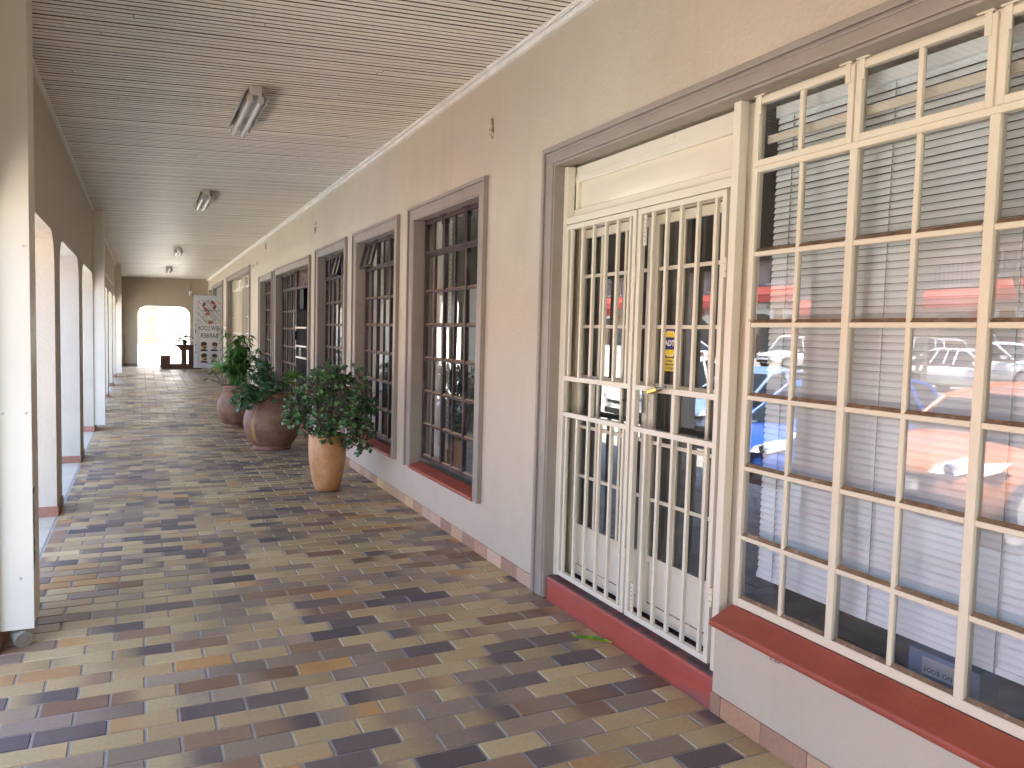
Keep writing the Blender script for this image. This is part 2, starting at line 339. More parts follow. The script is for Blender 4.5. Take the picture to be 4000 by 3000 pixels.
# ------------------------------------------------------------------ world and sun
SUN = Vector((.24, -.26, 1)).normalized()
w = bpy.data.worlds.new('World'); scene.world = w; w.use_nodes = True
nt = w.node_tree; bg = nt.nodes['Background']; sky = nt.nodes.new('ShaderNodeTexSky'); sky.sky_type = 'NISHITA'; sky.sun_disc = False
sky.sun_elevation = math.asin(SUN.z); sky.sun_rotation = math.atan2(SUN.x, SUN.y); sky.dust_density = 1.5
nt.links.new(sky.outputs[0], bg.inputs[0]); bg.inputs[1].default_value = .125
sl = bpy.data.lights.new('sun', 'SUN'); sl.energy = 4.5; sl.angle = R(.5); sl.color = (1, .965, .91)
so = bpy.data.objects.new('sun', sl); col.objects.link(so); so.rotation_euler = SUN.to_track_quat('Z', 'Y').to_euler(); so.location = (0, 0, 30)
scene.view_settings.view_transform = 'Standard'; scene.view_settings.look = 'None'; scene.view_settings.exposure = 3.8; scene.view_settings.gamma = 1
cy = scene.cycles; cy.max_bounces = 14; cy.diffuse_bounces = 9; cy.glossy_bounces = 6; cy.transparent_max_bounces = 24; cy.use_denoising = True
cy.sample_clamp_indirect = 6; cy.caustics_reflective = False; cy.caustics_refractive = False

# ------------------------------------------------------------------ floor
TAN = [(.44, .318, .165), (.41, .285, .145), (.465, .345, .185), (.37, .262, .14)]
GRB = [(.27, .195, .135), (.30, .22, .155), (.245, .175, .125), (.25, .18, .14)]
DRK = [(.115, .085, .082), (.135, .10, .095), (.10, .078, .08), (.15, .108, .095)]
BRN = [(.235, .135, .08), (.19, .105, .065), (.26, .16, .10)]
ORG = [(.46, .25, .095), (.42, .24, .11)]
from mathutils import noise as mnoise
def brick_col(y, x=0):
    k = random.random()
    n = mnoise.noise(Vector((x * .55 + 3.1, y * .5, 1.7))) + .25 * (x - .8) * -.6  # random clusters, plus weaker light towards the right put into the paver colours
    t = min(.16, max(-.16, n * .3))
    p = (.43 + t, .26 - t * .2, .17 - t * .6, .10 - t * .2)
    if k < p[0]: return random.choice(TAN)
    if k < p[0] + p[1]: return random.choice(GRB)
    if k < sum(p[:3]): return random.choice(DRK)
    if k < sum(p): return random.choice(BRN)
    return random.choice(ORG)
def jit(c, a=.08):
    k = 1 + random.uniform(-a, a); return tuple(q * k for q in c)
def tile_top(mb, xa, xb, ya, yb, z, ca, cb, m, seg=4, ch=.003, zfun=None):
    # four colour steps along the brick, a small chamfer round the edge
    ga, gb = .5, .5
    g = random.uniform(.2, .8)
    for i in range(seg):
        t0, t1 = i / seg, (i + 1) / seg
        def mixc(t):
            k = min(1, max(0, (t - g) / .35 + .5)); return tuple(lerp(p, q, k) for p, q in zip(ca, cb))
        x0, x1 = lerp(xa + ch, xb - ch, t0), lerp(xa + ch, xb - ch, t1)
        c0, c1 = mixc(t0), mixc(t1)
        za, zb = (zfun(ya), zfun(yb)) if zfun else (z, z)
        mb.face([(x0, ya + ch, za), (x1, ya + ch, za), (x1, yb - ch, zb), (x0, yb - ch, zb)], m, False, [c0, c1, c1, c0])
    za, zb = (zfun(ya), zfun(yb)) if zfun else (z, z); d = .005
    dk = ca; dk2 = cb
    mb.face([(xa, ya, za - d), (xb, ya, za - d), (xb - ch, ya + ch, za), (xa + ch, ya + ch, za)], m, False, [dk, dk2, dk2, dk])
    mb.face([(xb, yb, zb - d), (xa, yb, zb - d), (xa + ch, yb - ch, zb), (xb - ch, yb - ch, zb)], m, False, [dk2, dk, dk, dk2])
    mb.face([(xa, yb, zb - d), (xa, ya, za - d), (xa + ch, ya + ch, za), (xa + ch, yb - ch, zb)], m, False, [dk] * 4)
    mb.face([(xb, ya, za - d), (xb, yb, zb - d), (xb - ch, yb - ch, zb), (xb - ch, ya + ch, za)], m, False, [dk2] * 4)
fl = MB()
rp, bl = .1165, .244; J = .0045
n0 = int((YB - 2.987) / rp); k = n0
while True:
    y0 = 2.987 + k * rp; y1 = y0 + rp
    if y0 > 18.7: break
    off = .128 if k % 2 else .010
    i0 = math.floor((XL - off) / bl)
    x = off + i0 * bl
    while x < XR:
        xa, xb = max(x + J, XL + .012), min(x + bl - J, XR - .004)
        if xb - xa > .02:
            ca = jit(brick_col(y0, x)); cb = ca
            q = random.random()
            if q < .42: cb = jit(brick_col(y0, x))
            elif q < .6: cb = jit(ca, .25)
            tile_top(fl, xa, xb, y0 + J * .8, y1 - J * .8, 0, ca, cb, M['tile'], seg=4 if y0 < 10 else 2, zfun=zf)
        x += bl
    k += 1
y = 18.72
while y < YE - .01:
    x = XL + .012
    while x < XR - .02:
        xb = min(x + .225, XR - .004); c = jit(random.choice(TAN + GRB + GRB), .12)
        tile_top(fl, x + .004, xb - .004, y + .004, min(y + .225, YE) - .004, 0, c, jit(c, .1), M['tile'], seg=1, zfun=zf)
        x += .225
    y += .225
yy = YB
while yy < YE:
    y2 = min(yy + 1, YE); fl.face([(XL - .02, yy, zf(yy) - .0045), (XR + .02, yy, zf(yy) - .0045), (XR + .02, y2, zf(y2) - .0045), (XL - .02, y2, zf(y2) - .0045)], M['grout']); yy += 1
struct(fl.build('floor'))
th = MB()
y = YB
while y < YE:
    y2 = min(y + .3, YE)
    for x0 in (-1.49, -1.19, -.89):
        th.box(x0 + .004, x0 + .294, y + .004, y2 - .004, zf(y) - .05, zf(y) - .002, M['thresh'])
    y += .3
th.box(-1.5, -.6, YB, 16, -.3, -.006, M['grout']); th.box(-1.5, -.6, 16, YE + .3, -.3, .0, M['grout'])
struct(th.build('threshold'))
sk = MB()
sk.box(-1.8, -1.5, YB, YE, -.6, -.19, M['paving'])
struct(sk.build('steps'))

# ------------------------------------------------------------------ ceiling
ce = MB()
y = YB
xa, xb = XL - .0, XR
while y < YE:
    p = .0545 * random.uniform(.96, 1.05); g = random.choice((.010, .011, .012, .013, .014, .016)); y1 = min(y + p - g, YE); dz = random.uniform(-.001, .001)
    bw = random.uniform(-.0015, .0015)
    a = [(xa, y, zc(xa, y) + dz), (xb, y, zc(xb, y) + dz), (xb, y1, zc(xb, y1) + dz), (xa, y1, zc(xa, y1) + dz)]
    b = [(p_[0], p_[1], p_[2] + .012) for p_ in a]
    xj = random.uniform(XL + .2, XR - .2) if random.random() < .14 else None
    for (xs, xe) in ((xa, xb),) if xj is None else ((xa, xj - .002), (xj + .002, xb)):
        q_ = random.uniform(-.0012, .0012) if xj else 0
        a = [(xs, y, zc(xs, y) + dz + q_), (xe, y, zc(xe, y) + dz + q_), (xe, y1, zc(xe, y1) + dz + q_), (xs, y1, zc(xs, y1) + dz + q_)]
        b = [(p_[0], p_[1], p_[2] + .012) for p_ in a]
        ce.idx(a, [(0, 3, 2, 1)], M['board']); ce.idx(a + b, [(0, 1, 5, 4), (2, 3, 7, 6)], M['void'])
    y += p
y = YB
while y < YE:
    y1 = min(y + .5, YE); ce.face([(xa, y, zc(xa, y) + .0165), (xa, y1, zc(xa, y1) + .0165), (xb, y1, zc(xb, y1) + .0165), (xb, y, zc(xb, y) + .0165)], M['void']); y = y1
ce.box(-1.5, 8.5, YB - .5, YE + .4, 3.5, 3.75, M['greywall'])
struct(ce.build('ceiling'))

# ------------------------------------------------------------------ shop building
bld = thing('shop_building', 'long beige plastered shop building with tall windows and gated doors along the walkway', 'building', (XR, 10, 0))
OP = [(-2.9, 2.385, .38, 2.45), (2.385, 3.845, 0, 2.45), (4.885, 6.294, .345, 2.44), (6.82, 8.215, .345, 2.43), (8.755, 10.193, .345, 2.43), (10.798, 13.647, .0, 2.40),
      (14.142, 15.566, .345, 2.38), (17.206, 21.767, .0, 2.70), (23.104, 26.338, .0, 2.70), (26.93, 28.25, .42, 2.70)]
wl = MB(); TH = .26; yp = YB; HT = 3.5
for (a, b, z0, z1) in OP:
    if a > yp: wl.box(XR, XR + TH, yp, a, -.1, HT, M['wall'])
    if z0 > .01: wl.box(XR, XR + TH, a, b, -.1, z0, M['wall'])
    wl.box(XR, XR + TH, a, b, z1, HT, M['wall'])
    yp = b
wl.box(XR, XR + TH, yp, YE + .3, -.1, HT, M['wall'])
wl.build('wall', bld)

# skirting tiles
skm = MB(); y = YB; last = None; doors = [(2.385, 3.96), (10.68, 13.74), (17.0, 21.9), (23.0, 26.4)]
SK = [(.47, .31, .19), (.52, .37, .20), (.42, .25, .155), (.50, .35, .25), (.36, .22, .15)]
while y < YE - .02:
    y1 = min(y + .222, YE)
    for a, b in doors:
        if y < a < y1: y1 = a
        if a <= y < b:
            y = b; y1 = y + .222
            if skm.f: skm.build('skirting', bld, bevel=.002)
            skm = MB()
    c = jit(random.choice(SK), .1)
    z = zf(y); skm.box(XR - .011, XR, y + .002, y1 - .002, z, z + .082, M['skirt'], c)
    skm.box(XR - .008, XR, y1 - .002, y1 + .002, z, z + .079, M['grout'], (.5, .48, .45))
    y = y1
skm.build('skirting', bld, bevel=.002)
# cornice and left batten
cn = MB(); y = YB
while y < YE:
    y1 = min(y + 2.4, YE)
    for (p, q, t) in ((.0, .050, .016), (.0, .022, .046)):
        a = [(XR - q, y + .002, zc(XR, y) - t), (XR, y + .002, zc(XR, y) - t), (XR, y + .002, zc(XR, y) + .004), (XR - q, y + .002, zc(XR, y) + .004)]
        b = [(v[0], y1, v[2] - zc(XR, y) + zc(XR, y1)) for v in a]
        cn.idx(a + b, [(0, 1, 2, 3), (7, 6, 5, 4), (0, 4, 5, 1), (3, 2, 6, 7), (0, 3, 7, 4), (1, 5, 6, 2)], M['cornice'])
    y = y1
cn.build('cornice', bld)
cb = MB(); pts = []
y = YB + .2
while y < YE - .1:
    pts.append((XR - .052 + random.uniform(-.003, .003), y, zc(XR, y) - .02 + random.uniform(-.006, .002) - .008 * abs(math.sin(y * 2.1)))); y += .15
cb.tube(pts, .0045, M['cornice'], n=6)
y = YB + .4
while y < YE - .2:
    cb.box(XR - .060, XR - .044, y - .006, y + .006, zc(XR, y) - .030, zc(XR, y) - .008, M['cornice']); y += .42
tag(cb.build('cable'), 'thin white cable clipped along the cornice above the shop windows', 'cable')

def architrave(win, a, b, z0, z1, wd=.118, depth=.09, legs=True, ltop=.10, xr=XR, full_left=True, full_right=True):
    A = MB(); t = M['trim']; p = .018
    zb = z0
    # band
    A.box(xr - p, xr, a - .002, b + .002, z1 + .0, z1 + ltop, t)
    if full_left: A.box(xr - p, xr, b, b + wd, zb, z1 + ltop, t)
    if full_right: A.box(xr - p, xr, a - wd, a, zb, z1 + ltop, t)
    # outer bead
    q = .034; bw = .026
    ya = a - (wd if full_right else 0); yb = b + (wd if full_left else 0)
    A.box(xr - q, xr - p - .0005, ya + bw, yb - bw, z1 + ltop - bw, z1 + ltop - .001, t)
    A.box(xr - q + .012, xr - p - .0005, ya + bw, yb - bw, z1 + ltop - bw - .014, z1 + ltop - bw - .004, t)
    if full_left: A.box(xr - q, xr - p - .0005, yb - bw, yb - .001, zb + .001, z1 + ltop - .001, t)
    if full_right: A.box(xr - q, xr - p - .0005, ya + .001, ya + bw, zb + .001, z1 + ltop - .001, t)
    # inner step
    if full_left: A.box(xr - p + .004, xr + depth, b - .012, b - .0005, zb + .001, z1 - .0125, t)
    if full_right: A.box(xr - p + .004, xr + depth, a + .0005, a + .012, zb + .001, z1 - .0125, t)
    A.box(xr - p + .004, xr + depth, a + .0005, b - .0005, z1 - .012, z1 - .0005, t)
    A.build('architrave', win, bevel=.004)

ROWS = [1.83, 1.553, 1.274, .993, .715]
def window(a, b, z0, z1, frame_m, ncol, rows=ROWS, xf=2.17, vent=2.15, opened={}, label=None, glass='glassd', name='window', hinge=True, subs=2, reveal=True):
    F = MB(); m = frame_m; ft = .026; d = .036
    F.box(xf, xf + d, a + .012, a + .012 + ft, z0, z1 - .012, m); F.box(xf, xf + d, b - .012 - ft, b - .012, z0, z1 - .012, m)
    ya, yb = a + .012 + ft, b - .012 - ft
    F.box(xf, xf + d, ya, yb, z1 - .012 - ft, z1 - .012, m); F.box(xf, xf + d, ya, yb, z0, z0 + .034, m)
    cw = (b - a - .024) / ncol; ys = [b - .012 - i * cw for i in range(ncol + 1)]
    if vent: F.box(xf, xf + d, ya, yb, vent - .016, vent + .016, m)
    ztop = vent - .016 if vent else z1 - .012 - ft
    G = MB()
    for i in range(ncol):
        yh, yl = ys[i], ys[i + 1]
        yh2 = yh - (ft if i == 0 else .015); yl2 = yl + (ft if i == ncol - 1 else .015)
        if i < ncol - 1: 
            F.box(xf - .001, xf + d, yl - .015, yl + .015, z0 + .034, ztop, m)
            if vent: F.box(xf - .001, xf + d, yl - .015, yl + .015, vent + .016, z1 - .012 - ft, m)
        edges = [yh2 - (yh2 - yl2) * k / subs for k in range(subs + 1)]
        for k in range(1, subs): F.box(xf + .004, xf + .026, edges[k] - .0085, edges[k] + .0085, z0 + .034, ztop, m)
        zz = [ztop] + [z for z in rows if z0 + .1 < z < ztop - .05] + [z0 + .034]
        for z in zz[1:-1]: F.box(xf + .0025, xf + .028, yl2, yh2, z - .0095, z + .0095, m)
        pm = M['puttyb'] if m is M['brown'] else M['putty']
        if m is not M['alu']:
            for z in zz[1:]:
                zq = z + .0095 if z != zz[-1] else z
                for k in range(subs):
                    ya_, yb_ = edges[k + 1] + .007, edges[k] - .007; e_ = random.uniform(-.001, .001)
                    F.idx([(xf + .0025, ya_, zq - .001), (xf + .0025, yb_, zq - .001), (xf + .0155, yb_, zq + .012 + e_), (xf + .0155, ya_, zq + .012 - e_)], [(0, 1, 2, 3)[::-1]], pm)
        for k in range(subs):
            for j in range(len(zz) - 1):
                t1, t2 = random.gauss(0, .0016), random.gauss(0, .0016)
                y1_, y2_, za, zb = edges[k], edges[k + 1], zz[j], zz[j + 1]
                ym, zm = (y1_ + y2_) / 2, (za + zb) / 2
                P = [(xf + .016 + (yy_ - ym) * t1 * 4 + (z_ - zm) * t2 * 4, yy_, z_) for yy_, z_ in ((y1_, zb), (y2_, zb), (y2_, za), (y1_, za))]
                G.face(P, M[glass])
    fo = F.build(name, bld, bevel=.0025, seg=1)
    if label: fo['label'] = label
    G.build('glass', fo)
    if vent:
        for i in range(ncol):
            yh = ys[i] - (ft * .5 if i == 0 else .004); yl = ys[i + 1] + (ft * .5 if i == ncol - 1 else .004)
            S = MB(); zt = z1 - .012 - ft * .4; zb = vent + .004; ang = R(opened.get(i, 0)); w_ = .024
            ca, sa = math.cos(ang), math.sin(ang)
            def T(x, y, z):
                dx, dz = x - xf, z - zt; return (xf + dx * ca + dz * sa, y, zt + dz * ca - dx * sa)
            def bx(x0, x1, y0_, y1_, z0_, z1_):
                V = [T(x, y, z) for z in (z0_, z1_) for x, y in ((x0, y0_), (x1, y0_), (x1, y1_), (x0, y1_))]
                S.idx(V, [(0, 3, 2, 1), (4, 5, 6, 7), (0, 1, 5, 4), (1, 2, 6, 5), (2, 3, 7, 6), (3, 0, 4, 7)], m)
            x0, x1 = xf - .010, xf + .012
            bx(x0, x1, yl, yl + w_, zb, zt); bx(x0, x1, yh - w_, yh, zb, zt); bx(x0, x1, yl + w_, yh - w_, zt - w_, zt); bx(x0, x1, yl + w_, yh - w_, zb, zb + w_)
            ym = (yl + yh) / 2; bx(x0 + .004, x1, ym - .009, ym + .009, zb + w_, zt - w_)
            for (q0, q1) in ((yl + w_, ym - .009), (ym + .009, yh - w_)):
                S.face([T(xf + .006, y_, z_) for y_, z_ in ((q1, zb + w_), (q0, zb + w_), (q0, zt - w_), (q1, zt - w_))], M[glass])
            so_ = S.build('vent_sash', fo, bevel=.002, seg=1)
            if ang: so_['label'] = 'vent sash propped open at the bottom'
            if hinge:
                for yy_, sg in ((yl + .010, 1), (yh - .010, -1)):
                    H = MB()
                    H.tube([(xf - .016, yy_ - .004 * sg, zt + .012), (xf - .016, yy_ + .045 * sg, zt + .012)], .008, m, n=8)
                    H.box(xf - .0135, xf - .0095, yy_ + .004 * sg, yy_ + .024 * sg, zt - .06, zt + .012, m)
                    H.build('hinge', fo)
    return fo

def sill(win, a, b, z, xf=2.17, over=.03, front=2.055, h=.026, slope=.03):
    S = MB(); P = [(front, a, z - h), (front, a, z), (xf, a, z + slope), (xf, a, z - h)]
    V = P + [(p[0], b, p[2]) for p in P]
    S.idx(V, [(3, 2, 1, 0), (4, 5, 6, 7), (0, 1, 5, 4), (1, 2, 6, 5), (2, 3, 7, 6), (3, 0, 4, 7)], M['red'])
    S.build('sill', win, bevel=.008, seg=3)

# three tall brown windows and the narrow fourth
tall = [(1, {}, 'tall brown window with peeling paint nearest the cream gate'), (2, {}, 'x'), (3, {}, 'x'), (4, {}, 'x')]
W = []
for i, (idx, opn, lab) in enumerate([(2, {}, 'tall peeling brown window nearest the cream gate, vents shut'),
                                     (3, {0: 14}, 'tall brown window behind the jade plant, left vent propped open'),
                                     (4, {1: 14}, 'tall brown window with its middle vent propped open'),
                                     (6, {}, 'narrow looking brown window beyond the dark trellis door')]):
    a, b, z0, z1 = OP[idx]
    wdw = window(a, b, z0 + .075, z1, M['brown'], 3, opened=opn, label=lab, rows=ROWS, vent=2.14)
    architrave(wdw, a, b, z0, z1); sill(wdw, a + .001, b + .0, z0 + .018); W.append(wdw)
# big cream window
big = window(-2.9, 2.385, .435, 2.45, M['cream'], 11, xf=2.155, rows=[1.836, 1.561, 1.275, .993, .715], vent=2.165, glass='glass', label='wide cream glazed window with venetian blinds behind it')
S = sill(big, -2.9, 2.38, .385, xf=2.155, front=2.04, h=.024, slope=.052)
# architrave over window and gate together
A = MB()
t = M['trim']; a_, b_, z1 = -2.9, 3.845, 2.45
A.box(XR - .018, XR, a_ - .1, b_ + .105, z1, z1 + .09, t); A.box(XR - .018, XR, b_, b_ + .105, 0.002, z1, t)
A.box(XR - .034, XR - .0185, a_, b_ + .078, z1 + .062, z1 + .089, t); A.box(XR - .026, XR - .0185, a_, b_ + .078, z1 + .046, z1 + .056, t)
A.box(XR - .034, XR - .0185, b_ + .079, b_ + .104, .003, z1 + .089, t)
A.box(XR - .012, XR + .075, a_, b_ - .0005, z1 - .014, z1 - .0005, t); A.box(XR - .012, XR + .08, b_ - .014, b_ - .0005, .002, z1 - .0145, t)
A.build('architrave', big, bevel=.004)
# inside safety rail seen behind the vent panes
rl = MB(); rl.box(2.196, 2.204, -2.85, 2.34, 2.262, 2.292, M['incream']); rl.build('safety_rail', big)

# step
st = MB(); st.box(2.085, 2.40, 2.386, 3.826, -.05, .130, M['redstep']); st.build('step', bld, bevel=.012, seg=3)

# ---- cream security gate
gf = MB(); g = M['creamgate']; xg = 2.132
gf.box(xg, xg + .05, 3.797, 3.836, .132, 2.432, g)            # left post
gf.box(xg - .008, xg + .036, 2.418, 2.458, .132, 2.446, g); gf.box(2.19, 2.22, 2.387, 2.4585, .132, 2.44, g)    # right post
gf.box(xg, xg + .04, 2.459, 3.796, 2.112, 2.150, g)           # transom
gf.box(xg + .06, xg + .10, 2.46, 3.83, 2.385, 2.434, g); gf.box(xg + .052, xg + .10, 2.46, 3.83, 2.345, 2.3845, g)
gf.box(xg + .05, xg + .10, 2.46, 3.83, 2.151, 2.20, g); gf.box(xg + .05, xg + .10, 3.765, 3.79, 2.201, 2.344, g)
gate = thing('security_gate', 'cream steel bar security gate with a brass padlock next to the wide cream window', 'gate', (2.14, 3.1, .13), 'security gates in the shop doorways'); gf.build('frame', gate, bevel=.003)
# bent cream sheet above the gate
ps = MB(); nx, nz = 14, 6
def shx(i, j):
    a, b = i / nx, j / nz; return 2.205 - .012 * math.sin(math.pi * b) * math.sin(math.pi * a * .9 + .2) + .008 * max(0, a - .3 - .7 * (1 - b))
for i in range(nx):
    for j in range(nz):
        P = [(shx(i + p, j + q), lerp(3.765, 2.46, (i + p) / nx), lerp(2.20, 2.35, (j + q) / nz)) for p, q in ((0, 0), (1, 0), (1, 1), (0, 1))]
        ps.face(P, M['panel'], True)
ps.build('fanlight_panel', gate, weld=True)
bars = {0: [3.737, 3.623, 3.51, 3.393, 3.284, 3.172], 1: [2.99, 2.885, 2.782, 2.668, 2.552]}
for k, (ya, yb) in enumerate(((3.115, 3.793), (2.482, 3.098))):
    L_ = MB(); x0, x1 = 2.128, 2.156; tk = .026
    for yy in (ya, yb - tk): L_.box(x0, x1, yy, yy + tk, .146, 2.106, g)
    for z in (.146, 1.062 - .012, 1.262 - .012, 2.106 - tk): L_.box(x0, x1, ya + tk, yb - tk, z, z + tk, g)
    for y in bars[k]:
        if y > ya + tk + .01:
            L_.box(x0 + .005, x1 - .005, y - .008, y + .008, .172, 1.05, g); L_.box(x0 + .005, x1 - .005, y - .008, y + .008, 1.276, 2.08, g)
    ym = 3.487 if k == 0 else 2.782; L_.box(x0 + .002, x1 - .002, ym - .012, ym + .012, 1.076, 1.25, g)
    lf = L_.build('gate_leaf', gate, bevel=.002)
    yq = (3.155, 3.035)[k]
    if k == 1:
        for z0_ in (1.93, .18):
            bt = MB()
            bt.box(x0 - .004, x0 + .004, yq - .008, yq + .008, z0_, z0_ + .14, g)
            for q in range(6): bt.tube([(x0 - .006, yq, z0_ + .02 + q * .02), (x0 - .003, yq, z0_ + .02 + q * .02)], .0035, M['grime'], n=6)
            bt.build('bolt', gate)
for y, zz in ((3.1065, (1.80, .44)), (2.470, (1.79, .435))):
    for z in zz:
        H = MB()
        for q in (-1, 0, 1): H.tube([(2.122, y, z + q * .027 - .0125), (2.122, y, z + q * .027 + .0125)], .0105, g, n=10)
        H.build('hinge', gate, bevel=0)
# ---- inner cream double door with glass
dm = M['cream']; D = MB(); x0, x1 = 2.230, 2.254
D.box(x0 - .01, x1 + .02, 3.80, 3.832, .131, 2.14, dm); D.box(x0 - .006, x1 + .02, 2.46, 2.49, .131, 2.14, dm); D.box(x0 - .01, x1 + .02, 2.49, 3.80, 2.09, 2.14, dm)
GG = MB()
for (ya, yb, vs) in ((3.115, 3.797, (3.58, 3.352)), (2.493, 3.105, (2.885, 2.674))):
    D.box(x0, x1, ya, ya + .04, .15, 2.085, dm); D.box(x0, x1, yb - .04, yb, .15, 2.085, dm)
    D.box(x0, x1, ya + .04, yb - .04, 2.04, 2.085, dm); D.box(x0, x1, ya + .04, yb - .04, .15, .205, dm); D.box(x0 + .001, x1, ya + .04, yb - .04, .405, .44, dm)
    D.box(x0 + .012, x1 - .01, ya + .04, yb - .04, .205, .405, M['creamgate'])
    for v_ in vs: D.box(x0 + .004, x1 - .008, v_ - .010, v_ + .010, .44, 2.04, dm)
    vv = [ya + .04] + sorted(v_ for v_ in vs) + [yb - .04]
    for z in ROWS: D.box(x0 + .006, x1 - .009, ya + .04, yb - .04, z - .009, z + .009, dm)
    zz = [.44] + sorted(ROWS) + [2.04]
    for i in range(len(vv) - 1):
        for j in range(len(zz) - 1):
            e = [random.gauss(0, .0008) for _ in range(4)]
            GG.face([(2.243 + e[0], vv[i + 1], zz[j]), (2.243 + e[1], vv[i], zz[j]), (2.243 + e[2], vv[i], zz[j + 1]), (2.243 + e[0] + e[2] - e[1], vv[i + 1], zz[j + 1])], M['glass'])
door = D.build('door', bld, bevel=.003); door['label'] = 'cream glazed double door behind the security gate'
GG.build('glass', door)
hd = MB(); hd.tube([(2.20, 3.15, 1.19), (2.185, 3.15, 1.19), (2.18, 3.17, 1.19), (2.18, 3.245, 1.185)], .007, M['black'], n=8); hd.box(2.214, 2.222, 3.138, 3.162, 1.13, 1.22, M['metal']); hd.build('handle', door)
ch = MB()
for q in range(5):
    c = Vector((2.118, 3.49 - q * .018, 1.285)); ch.tube([c + Vector((.0 if q % 2 else .006 * math.sin(a), .013 * math.cos(a), (.006 * math.sin(a) if q % 2 else 0))) for a in [i * math.pi / 4 for i in range(9)]], .0025, M['metal'], n=5, cap=False)
tag(ch.build('chain'), 'short steel chain lying on the rail of the gate', 'chain')
# padlock
pl = thing('padlock', 'brass padlock hanging open-angled on the middle rail of the cream gate', 'padlock', (2.11, 2.87, 1.26))
B = MB(); c = Vector((2.094, 2.878, 1.262)); ax = Vector((.35, -.75, .28)).normalized(); ay = Vector((.9, .42, 0)).normalized(); az = ax.cross(ay)
B.obox(c, ax * .027, ay * .024, az * .011, M['brass']); B.build('body', pl, bevel=.004)
B = MB(); s0 = c + ax * .027
B.tube([s0 - ay * .015, s0 - ay * .015 + ax * .02, s0 - ay * .008 + ax * .032, s0 + ay * .008 + ax * .032, s0 + ay * .015 + ax * .02, s0 + ay * .015], .0045, M['metal'], n=8); B.build('shackle', pl)

# sticker on the door glass
sx = 2.2405; yc = 2.962
sk_ = MB(); U, V = Vector((0, -1, 0)), Vector((0, 0, 1))
def q_(mb, ya, yb, za, zb, m, d): mb.face([(sx - d, yb, za), (sx - d, ya, za), (sx - d, ya, zb), (sx - d, yb, zb)], m)
q_(sk_, 2.903, 3.021, 1.408, 1.542, M['blue'], .001); q_(sk_, 2.903, 3.021, 1.346, 1.4075, M['yellow'], .001)
def octa(rx, rz, d, m): sk_.face([(sx - d, yc - rx * math.cos(a), 1.474 + rz * math.sin(a)) for a in [R(22.5 + 45 * i) for i in range(8)]], m)
octa(.062, .066, .0014, M['yellow']); octa(.055, .060, .0017, M['whiteink']); octa(.053, .058, .002, M['yellow'])
q_(sk_, yc - .033, yc + .033, 1.447, 1.505, M['blue'], .0024)
sk_.text('ADT', .036, (sx - .0026, yc, 1.476), U, V, M['whiteink'], bold=.0012)
sk_.text('Armed', .016, (sx - .0013, yc, 1.394), U, V, M['blue'], bold=.0005); sk_.text('Response', .016, (sx - .0013, yc, 1.378), U, V, M['blue'], bold=.0005); sk_.text('12 12 800', .014, (sx - .0013, yc, 1.359), U, V, M['blue'], bold=.0004)
tag(sk_.build('sticker'), 'yellow and blue octagon security sticker stuck on the door glass', 'sticker')

# ---- dark trellis door group (second door opening)
a, b, z0, z1 = OP[5]
d2 = window(12.33, 13.647, .12, 2.40, M['brown'], 3, rows=[1.77, 1.49, 1.20, .93, .65, .4], vent=2.12, xf=2.18, label='dark full height window beside the trellis gate')
architrave(d2, a, b, .0, z1)
d2b = window(10.798, 11.40, .12, 2.40, M['brown'], 1, rows=[1.77, 1.49, 1.20, .93, .65, .4], vent=2.12, xf=2.18, label='dark sidelight window right of the trellis gate')
T_ = MB(); bk = M['black']; cr = M['creamgate']; xg = 2.175
T_.box(xg, xg + .05, 12.29, 12.33, .12, 2.39, M['brown']); T_.box(xg, xg + .05, 11.40, 11.44, .12, 2.39, M['brown']); T_.box(xg, xg + .05, 11.44, 12.29, 2.10, 2.14, M['brown'])
tg = thing('security_gate', 'black trellis security gate of twisted pickets with cream cross rails', 'gate', (2.18, 11.9, .12), 'security gates in the shop doorways'); T_.build('frame', tg, bevel=.003)
for zz in (1.50, 1.222, 1.05): 
    rr_ = MB(); rr_.box(xg - .012, xg + .01, 11.45, 12.285, zz, zz + .028, cr); rr_.build('rail', tg, bevel=.002)
TP = MB(); y = 11.48
while y < 12.28:
    zt = 1.76 + .0
    n = 26
    TP.tube([(xg + .02 + .006 * math.sin(q * 1.9), y + .006 * math.cos(q * 1.9), lerp(.15, zt, q / n)) for q in range(n + 1)], .006, bk, n=5)
    TP.tube([(xg + .02, y, zt), (xg + .02, y, zt + .05)], [.009, .001], bk, n=6); y += .066
TP.box(xg + .005, xg + .03, 11.9, 12.1, 1.08, 1.22, bk); TP.build('pickets', tg)
LK = MB(); LK.box(xg - .03, xg, 12.285, 12.31, 1.32, 1.46, M['black']); LK.box(xg - .012, xg - .002, 12.30, 12.33, 1.18, 1.55, M['whitetrim']); LK.build('lock', tg)
ft_ = MB(); ft_.box(2.20, 2.215, 11.44, 12.29, 2.14, 2.385, paint('fanlight_brown', (.07, .035, .025), rough=.25, bump=.02)); ft_.build('fanlight_panel', tg)
s2 = MB(); s2.box(2.09, 2.42, 10.80, 13.645, -.05, .118, M['redstep']); s2.build('step', bld, bevel=.01)

